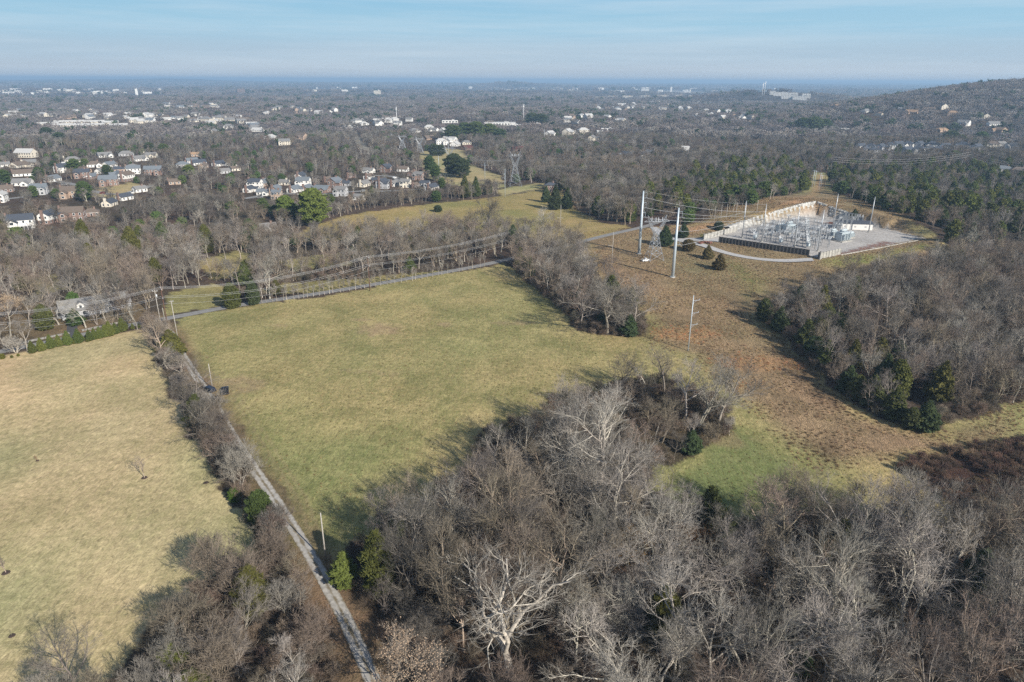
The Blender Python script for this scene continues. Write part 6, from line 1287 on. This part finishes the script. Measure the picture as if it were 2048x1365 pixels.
for k, (u, v, w_, lb) in enumerate([(760, 243, 26, 'long white warehouse left of the left mast'), (1000, 250, 60, 'long white commercial roof left of the far church'), (900, 246, 30, 'far pale commercial roof above the dark pines'), (700, 255, 30, 'far pale shed by the power line cut'), (1140, 266, 22, 'white barn-like roof right of the far school'), (1215, 262, 24, 'white long roof amid far trees'), (1813, 221, 26, 'dark modern house on the wooded hillside'), (1856, 221, 20, 'tan stone house on the wooded hillside'), (1682, 262, 26, 'grey-roofed hall at the left foot of the hill')]): block(u, v, w_, 4.5, ['white', 'white', 'white', 'white', 'white', 'white', 'grey', 'tan brick', 'white'][k], ['pale', 'pale', 'pale', 'grey', 'pale', 'pale', 'slate', 'brown', 'grey'][k], lb, floors=1)
wh = {}
for (u0, u1, v0, v1, n, nm) in [(0, 330, 179, 190, 62, 'in the far left industrial belt'), (620, 720, 176, 184, 16, 'on the far plain above the power line cut'), (1000, 1160, 178, 184, 22, 'on the far plain right of the lone hill'), (1190, 1460, 177, 186, 40, 'around the far airport'), (780, 900, 208, 216, 8, 'in the far commercial strip'), (1480, 1560, 176, 184, 8, 'behind the two hill masts')]:
    for k in range(n):
        u = gr2.uniform(u0, u1); v = v0 + (v1 - v0) * gr2.random(); o = block(u, v, gr2.uniform(3, 16), gr2.uniform(1.6, 3.4), gr2.choice(['white', 'white', 'cream']), 'pale', None, name='warehouse', cat='warehouse', depth=.6, group='pale warehouses ' + nm, az=gr2.uniform(-.5, .5)); wh.setdefault(nm, []).append(o)
for nm, os_ in wh.items():
    for j in range(0, len(os_), 30):
        sub_ = sorted(os_, key=lambda o: to_px(*o.location)[0])[j:j + 30]; name_row(sub_, 'pale warehouses %s%s' % (nm, {0: '', 30: ', nearer its middle', 60: ', right end'}[j]))
# ------------------------------------------------------------------ substation on its gravel pad
M_dconc = mat('shade_darkened_concrete', (.105, .10, .097), .9, noise=.25, scale=1.5, bump=.2); M_equip = mat('pale_blue_equipment_paint', (.46, .52, .545), .5, noise=.05, scale=2)  # concrete darkened so the front screen wall's unlit side is in its colour
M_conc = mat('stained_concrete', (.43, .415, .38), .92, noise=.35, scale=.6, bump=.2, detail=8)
M_rock = mat('limestone', (.52, .505, .47), .95, noise=.55, scale=.55, bump=.8, detail=9); M_rust = mat('rusty_steel', (.20, .075, .045), .9, noise=.4, scale=3); M_boul = mat('reddish_boulders', (.24, .11, .08), .95, noise=.4, scale=2, bump=.5)
def FP_(u, v, z=PAD_Z): q = flat(u, v, z); return Vector((q[0], q[1], z))
def screen(a, b, h, label, m, n, post=.45, z0=None, mp=None):
    a, b = Vector(a), Vector(b); d = b - a; L = d.length; az = math.atan2(d.y, d.x); zz = PAD_Z - .8 if z0 is None else z0
    e = thing('screen_wall', (a.x, a.y, zz), label, 'wall', 'substation screen walls', az); s = L / n
    p_ = MB(); p_.box((L / 2, 0, 0), (L, .3, h), base=True)
    for k in range(4): p_.box((L / 2, 0, h * (k + .5) / 4), (L - .02, .34, h / 4 - .06))
    part('wall_panel', p_, m, e)
    for k in range(n + 1): q = MB(); q.box((k * s, -.05, 0), (post, .62, h + .12), base=True); part('post', q, mp or m, e)
    return e
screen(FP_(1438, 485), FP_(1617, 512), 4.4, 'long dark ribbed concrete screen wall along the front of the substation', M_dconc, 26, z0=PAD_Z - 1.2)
screen(FP_(1639, 518), FP_(1680, 509), 4.2, 'short pale concrete screen wall at the right front corner of the substation', M_conc, 7, .3, z0=PAD_Z - 1.0)
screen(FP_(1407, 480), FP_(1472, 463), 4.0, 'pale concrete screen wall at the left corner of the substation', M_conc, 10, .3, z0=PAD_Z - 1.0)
screen(FP_(1636, 517.5), FP_(1639, 516), 4.2, 'narrow end return of the right front screen wall', M_dconc, 1, .3, z0=PAD_Z - 1.0)
# rock cut
def cliff(pts, hs, label, seed):
    g = np.random.default_rng(seed); P = np.array([[q.x, q.y] for q in pts]); seg = np.hypot(*np.diff(P, axis=0).T); s = np.concatenate([[0], np.cumsum(seg)]); n = int(s[-1] / .8); q = np.linspace(0, s[-1], n)
    X, Y = np.interp(q, s, P[:, 0]), np.interp(q, s, P[:, 1]); H = np.interp(q, s, hs); m = 9; V = []
    cx, cy = FP_(1610, 465)[:2]
    for i in range(n):
        dx, dy = X[i] - cx, Y[i] - cy; L = math.hypot(dx, dy); dx /= L; dy /= L
        for j in range(m):
            t = j / (m - 1); ledge = .9 * math.floor(t * 4) * .8 + g.uniform(-.35, .35); V.append((X[i] + dx * ledge - P[0, 0], Y[i] + dy * ledge - P[0, 1], t * H[i] * (1 + .02 * g.normal()) - (.5 if j == 0 else 0)))
        V.append((X[i] + dx * 7 - P[0, 0], Y[i] + dy * 7 - P[0, 1], max(.0, H[i] - .4)))
    m1_ = m + 1; i = np.arange(n - 1)[:, None] * m1_; j = np.arange(m1_ - 1)[None]; f = np.stack([i + j, i + m1_ + j, i + m1_ + j + 1, i + j + 1], -1).reshape(-1, 4)
    return tag(ob('rock_face', fast_mesh('rock_face', np.array(V), f, [M_rock]), (P[0, 0], P[0, 1], PAD_Z)), label, 'rock cut')
cliff([FP_(1466, 462), FP_(1515, 450), FP_(1560, 441), FP_(1600, 434), FP_(1627, 430)], [2.4, 4.4, 6.4, 8.3, 8.9], 'bright pale limestone rock cut behind the left side of the substation', 3)
cliff([FP_(1629, 430), FP_(1665, 437), FP_(1700, 443), FP_(1745, 452)], [8.6, 6.6, 4.8, 2.2], 'shaded grey rock cut behind the right side of the substation', 4)
# control house
a = FP_(1668, 464); p = FP_(1705, 457); L_ = 20
e = thing('control_house', p, 'white substation control house with dark shallow roof', 'building', None, R(-8)); b = MB(); wallbox(b, (0, 0), L_, 9, 3.6, 1.2); part('wall', b, M_white, e); r_ = MB(); gable(r_, (0, 0), L_, 9, 3.6, 1.2, .3); part('roof', r_, R_slate, e)
r_ = MB(); r_.box((-L_ * .36, 0, 5.08), (.3, .4, .3)); part('roof_vent', r_, M_steel, e); d = MB(); d.box((L_ / 2 + .03, -1.5, 1.1), (.1, 1.1, 2.2)); part('door', d, M_greyw, e)
for x in (-6, 0, 6): w_ = MB(); w_.box((x, -4.53, 1.9), (1.0, .1, 1.0)); part('wall_vent', w_, M_greyw, e)
# lightning masts
ms = []
for (u, v, vt) in [(1484, 476, 402), (1523, 484, 408), (1588, 494, 416), (1635, 503, 420), (1665, 456, 388), (1737, 465, 394)]:
    p = FP_(u, v); h = tall(p, vt); e = thing('lightning_mast', p, None, 'mast', 'substation lightning masts'); b = MB(); b.tube([(0, 0, 0), (0, 0, h * .6), (0, 0, h)], [.36, .28, .16], 8); part('shaft', b, M_steel, e, True); b = MB(); b.tube([(0, 0, 0), (0, 0, .5)], [.7, .7], 10); part('footing', b, M_conc, e); ms.append(e)
name_row(ms, 'tall grey lightning masts of the substation')
# gantry between the two front masts and a mast pair further back
def gantry(p, q, z, label):
    p, q = Vector(p), Vector(q); d = q - p; e = thing('gantry_beam', (p.x, p.y, p.z), label, 'gantry', 'substation gantries'); b = MB(); n = int(d.length / 1.6)
    for oz in (0, .9): b.bar((0, 0, z + oz), (d.x, d.y, z + oz), .12)
    for k in range(n): t0, t1 = k / n, (k + 1) / n; b.bar((d.x * t0, d.y * t0, z + (.9 if k % 2 else 0)), (d.x * t1, d.y * t1, z + (0 if k % 2 else .9)), .07)
    part('truss', b, M_steel, e)
    for s in (0, 1): c = MB(); c.box((d.x * s, d.y * s, 0), (.4, .4, z + .9), base=True); part('column', c, M_steel, e)
gantry(FP_(1590, 490), FP_(1633, 500), 10.5, 'high dark cross beam between the two front lightning masts'); gantry(FP_(1484, 476), FP_(1523, 484), 11.5, 'cross beam between the two left lightning masts')
# transformers
def transformer(u, v, az, label, s=1.0):
    p = FP_(u, v); e = thing('power_transformer', p, label, 'transformer', 'large pale power transformers', az); b = MB(); b.box((0, 0, .5), (6 * s, 3 * s, 3.6 * s), base=True); b.box((0, 0, 4.1 * s + .3), (6.3 * s, 3.3 * s, .35)); part('tank', b, M_equip, e)
    for sy in (-1, 1):
        for k in range(3): r_ = MB(); [r_.box(((k - 1) * 2 * s + q * .28 - .6, sy * 2.2 * s, 1.0), (.12, 1.1 * s, 2.9 * s), base=True) for q in range(5)]; part('radiator', r_, M_equip, e)
    c = MB(); c.tube([(-2.6 * s, -.6, 5.5 * s), (1.6 * s, -.6, 5.5 * s)], [.6, .6], 12); part('conservator', c, M_equip, e, True)
    for k in range(3):
        i_ = MB()
        for q in range(6): i_.tube([(-1.8 * s + 1.8 * k * s, .7, 4.4 * s + q * .32), (-1.8 * s + 1.8 * k * s, .7, 4.62 * s + q * .32)], [.26, .18], 8)
        part('bushing', i_, M_insd if k > 5 else M_ins, e)
    f = MB(); f.box((0, 0, 0), (8 * s, 6 * s, .5), base=True); part('plinth', f, M_conc, e)
transformer(1576, 466, R(30), 'pale power transformer at the back left of the yard', 1.15); transformer(1560, 464, R(30), 'smaller pale transformer unit left of the back one', .8)
transformer(1684, 482, R(30), 'pale power transformer at the front right of the yard', 1.15); transformer(1664, 474, R(30), 'smaller pale transformer unit behind the front right one', .8); transformer(1700, 476, R(30), 'low pale transformer at the right end of the yard', .6)
M_steel = mat('dull_grey_steel', (.30, .315, .33), .6, .2, noise=.15, scale=1.5)
# bus work: local axes of the yard
O = FP_(1475, 478); A_ = FP_(1630, 502) - O; A_.normalize(); B_ = FP_(1640, 440) - FP_(1475, 478); B_ = Vector((-A_.y, A_.x, 0)); azy = math.atan2(A_.y, A_.x)
def yard(s, t): return O + A_ * s + B_ * t
def stand(h, n=1, horn=True):
    e = thing('bus_support', (0, 0, PAD_Z), None, 'bus support', 'substation bus supports'); b = MB(); b.box((0, 0, 0), (.32, .32, h), base=True); b.box((0, 0, 0), (.8, .8, .25), base=True); part('post', b, M_steel, e)
    c = MB(); c.box((0, 0, h), (.22, 4.2, .22)); part('beam', c, M_steel, e)
    for y in (-1.8, 0, 1.8):
        i_ = MB()
        for q in range(4): i_.tube([(0, y, h + .1 + q * .34), (0, y, h + .34 + q * .34)], [.24, .16], 7)
        part('insulator', i_, M_ins, e)
    return e
def breaker():
    e = thing('circuit_breaker', (0, 0, PAD_Z), None, 'circuit breaker', 'substation circuit breakers'); b = MB(); b.box((0, 0, .9), (1.3, 2.6, 1.7), base=True); part('cabinet', b, M_equip, e); l = MB(); [l.box((x, y, 0), (.14, .14, .9), base=True) for x in (-.5, .5) for y in (-1.1, 1.1)]; part('frame', l, M_steel, e)
    for y in (-.9, 0, .9):
        for s in (-1, 1): i_ = MB(); i_.tube([(s * .3, y, 2.6), (s * .95, y, 4.3)], [.2, .14], 7); part('bushing', i_, M_ins, e)
    return e
def disconnect():
    e = thing('disconnect_switch', (0, 0, PAD_Z), None, 'switch', 'substation disconnect switches'); b = MB(); [b.box((x, y, 0), (.2, .2, 4.6), base=True) for x in (-1.2, 1.2) for y in (-2, 2)]; [b.box((0, y, 4.6), (2.8, .2, .24)) for y in (-2, 2)]; [b.box((x, 0, 4.5), (.2, 4.2, .24)) for x in (-1.2, 1.2)]; part('frame', b, M_steel, e)
    for y in (-1.6, 0, 1.6): i_ = MB(); [i_.tube([(x, y, 4.7), (x, y, 5.9)], [.2, .13], 7) for x in (-.9, .9)]; i_.bar((-.9, y, 5.95), (.9, y, 6.15), .07); part('blade_and_insulators', i_, M_ins, e)
    return e
sr_ = random.Random(9); S0, B0, D0 = stand(5.2), breaker(), disconnect(); S1 = stand(3.2); items = {}
cnt = {}
def put(proto, pos, az):
    k = id(proto); cnt[k] = cnt.get(k, 0) + 1; e = proto if cnt[k] == 1 else copy_tree(proto); e.location = (pos.x, pos.y, PAD_Z); e.rotation_euler.z = az; items.setdefault(k, []).append(e)
LA = (FP_(1630, 502) - O).length; print('yard', LA)
UVs = lambda p: to_px(p.x, p.y, PAD_Z)
for i in range(14):
    for j in range(12):
        s = 5 + i * LA / 14.5; t = 5 + j * 8.2; p = yard(s, t); u, v = UVs(p)
        if u > 1735 or u < 1470 or v < 447 or v > 503: continue
        if not inpoly(np.array([p.x]), np.array([p.y]), PAD)[0]: continue
        if any(abs(u - a) < w_ and abs(v - b) < 9 for a, b, w_ in ((1568, 466, 16), (1680, 480, 20), (1705, 458, 44), (1640, 452, 24), (1700, 476, 8))): continue
        q = sr_.random()
        if (i * 3 + j * 5) % 4 == 0: put(D0, p, azy + (math.pi / 2 if j % 2 else 0))
        elif (i + j) % 5 == 1: put(B0, p, azy)
        elif q < .34: put(S0, p, azy + (0 if j % 3 else math.pi / 2))
        elif q < .62: put(S1, p, azy)
for k, os_ in items.items():
    nm = {id(S0): 'tall bus supports', id(S1): 'short bus supports', id(B0): 'pale circuit breakers', id(D0): 'framed disconnect switches'}[k]
    rows = {}
    for o in os_: rows.setdefault(min(3, int((to_px(*o.location)[1] - 447) / 14)), []).append(o)
    for r_, oo in rows.items(): name_row(oo, '%s in the %s yard row' % (nm, ['back', 'second', 'third', 'front'][r_]))
for j in range(8):
    for dz, z in ((0, 6.9), (2.0, 6.9)):
        t = 9 + j * 11.5 + dz; s0, s1 = (4 if j < 5 else 30), LA * (.97 if j < 6 else .9); p, q = yard(s0, t), yard(s1, t)
        if not (inpoly(np.array([p.x, q.x]), np.array([p.y, q.y]), PAD).all()): continue
        b = MB(); d = q - p; b.tube([(0, 0, z), (d.x, d.y, z)], .07, 6); n = 5
        for k in range(n): f_ = (k + .5) / n; b.box((d.x * f_, d.y * f_, 0), (.22, .22, z), base=True)
        tag(ob('bus_bar', b.mesh('bus_bar', M_steel), (p.x, p.y, PAD_Z)), 'long tubular bus bar on posts, %s of pair %s counted from the front' % ('first' if dz == 0 else 'second', ['one', 'two', 'three', 'four', 'five', 'six', 'seven', 'eight'][j]), 'bus bar', 'substation bus bars')
# chain link fence round the right and back of the pad
def fence(pts, label, h=2.4, step=3.2):
    e = thing('chain_link_fence', (pts[0].x, pts[0].y, PAD_Z), label, 'fence', 'substation fences'); o = pts[0]; mesh_ = MB(); np_ = 0
    for a, b in zip(pts[:-1], pts[1:]):
        d = b - a; n = max(1, int(d.length / step))
        for k in range(n):
            q = a + d * (k / n) - o; c = MB(); c.tube([(q.x, q.y, -.4), (q.x, q.y, h + .1)], .055, 5)
            if np_ < 95: part('fence_post', c, M_steel, e); np_ += 1
        for z in np.linspace(.1, h, 9): mesh_.bar((a.x - o.x, a.y - o.y, z), (b.x - o.x, b.y - o.y, z), .014 if z < h - .1 else .035, 3)
        m = int(d.length / .45)
        for k in range(m): q = a + d * (k / m) - o; mesh_.bar((q.x, q.y, 0), (q.x, q.y, h), .012, 3)
    part('wire_mesh', mesh_, M_steel, e)
fence([FP_(1684, 508), FP_(1770, 492), FP_(1843, 478)], 'chain-link fence along the right front edge of the pad'); fence([FP_(1843, 477), FP_(1790, 465), FP_(1748, 456), FP_(1704, 447), FP_(1650, 438), FP_(1632, 435)], 'chain-link fence below the shaded rock cut'); fence([FP_(1476, 462), FP_(1520, 453), FP_(1570, 445), FP_(1622, 436)], 'chain-link fence below the bright rock cut')
kb = MB(); pts = [FP_(1682, 511), FP_(1770, 495), FP_(1846, 480)]
for a, b in zip(pts[:-1], pts[1:]): d = b - a; kb.box(((a.x + b.x) / 2 - pts[0].x, (a.y + b.y) / 2 - pts[0].y, -.3), (d.length, .4, .75), math.atan2(d.y, d.x), base=True)
tag(ob('kerb', kb.mesh('kerb', M_conc), pts[0]), 'pale concrete kerb along the right front edge of the substation pad', 'kerb')
# pile of rusty steel and reddish boulders
e = MB(); g = random.Random(2)
for k in range(14): e.box((g.uniform(-5, 5), g.uniform(-1, 1), .2 + .28 * (k // 5)), (g.uniform(5, 9), .3, .26), g.uniform(-.1, .1))
tag(ob('steel_stack', e.mesh('steel_stack', M_rust), FP_(1668, 448), R(-8)), 'stack of rusty steel sections behind the yard', 'steel stack')
bo = []
for k in range(9):
    p = G(1398 + k * 2.9 + g.uniform(-1, 1), 487 + g.uniform(-1.5, 1.5)); bm = MB(); n_ = 42; q = np.random.default_rng(k + 40); i_ = np.arange(n_) + .5; ph = np.arccos(1 - 2 * i_ / n_); th = math.pi * (1 + 5 ** .5) * i_
    import bmesh
    bmm = bmesh.new(); bmesh.ops.create_icosphere(bmm, subdivisions=2, radius=.85)
    for v_ in bmm.verts: v_.co *= 1 + .22 * q.normal(); v_.co.z *= .7
    me = bpy.data.meshes.new('boulder'); bmm.to_mesh(me); bmm.free(); me.materials.append(M_boul); bo.append(tag(ob('boulder', me, (p.x, p.y, p.z + .45)), None, 'boulder', 'reddish boulders beside the loop track'))
name_row(bo, 'reddish boulders beside the loop track')
# ------------------------------------------------------------------ haze: one even volume round the whole place
hm = bpy.data.materials.new('haze_air'); hm.use_nodes = True; t = hm.node_tree; t.nodes.clear(); o_ = t.nodes.new('ShaderNodeOutputMaterial'); pv = t.nodes.new('ShaderNodeVolumePrincipled')
pv.inputs['Color'].default_value = (.49, .73, 1.0, 1); pv.inputs['Density'].default_value = .00014; pv.inputs['Anisotropy'].default_value = .1
t.links.new(pv.outputs[0], o_.inputs['Volume'])
b = MB(); b.box((0, 0, -60), (90000, 90000, 188), base=True)
tag(ob('haze', b.mesh('haze', hm)), kind='stuff')
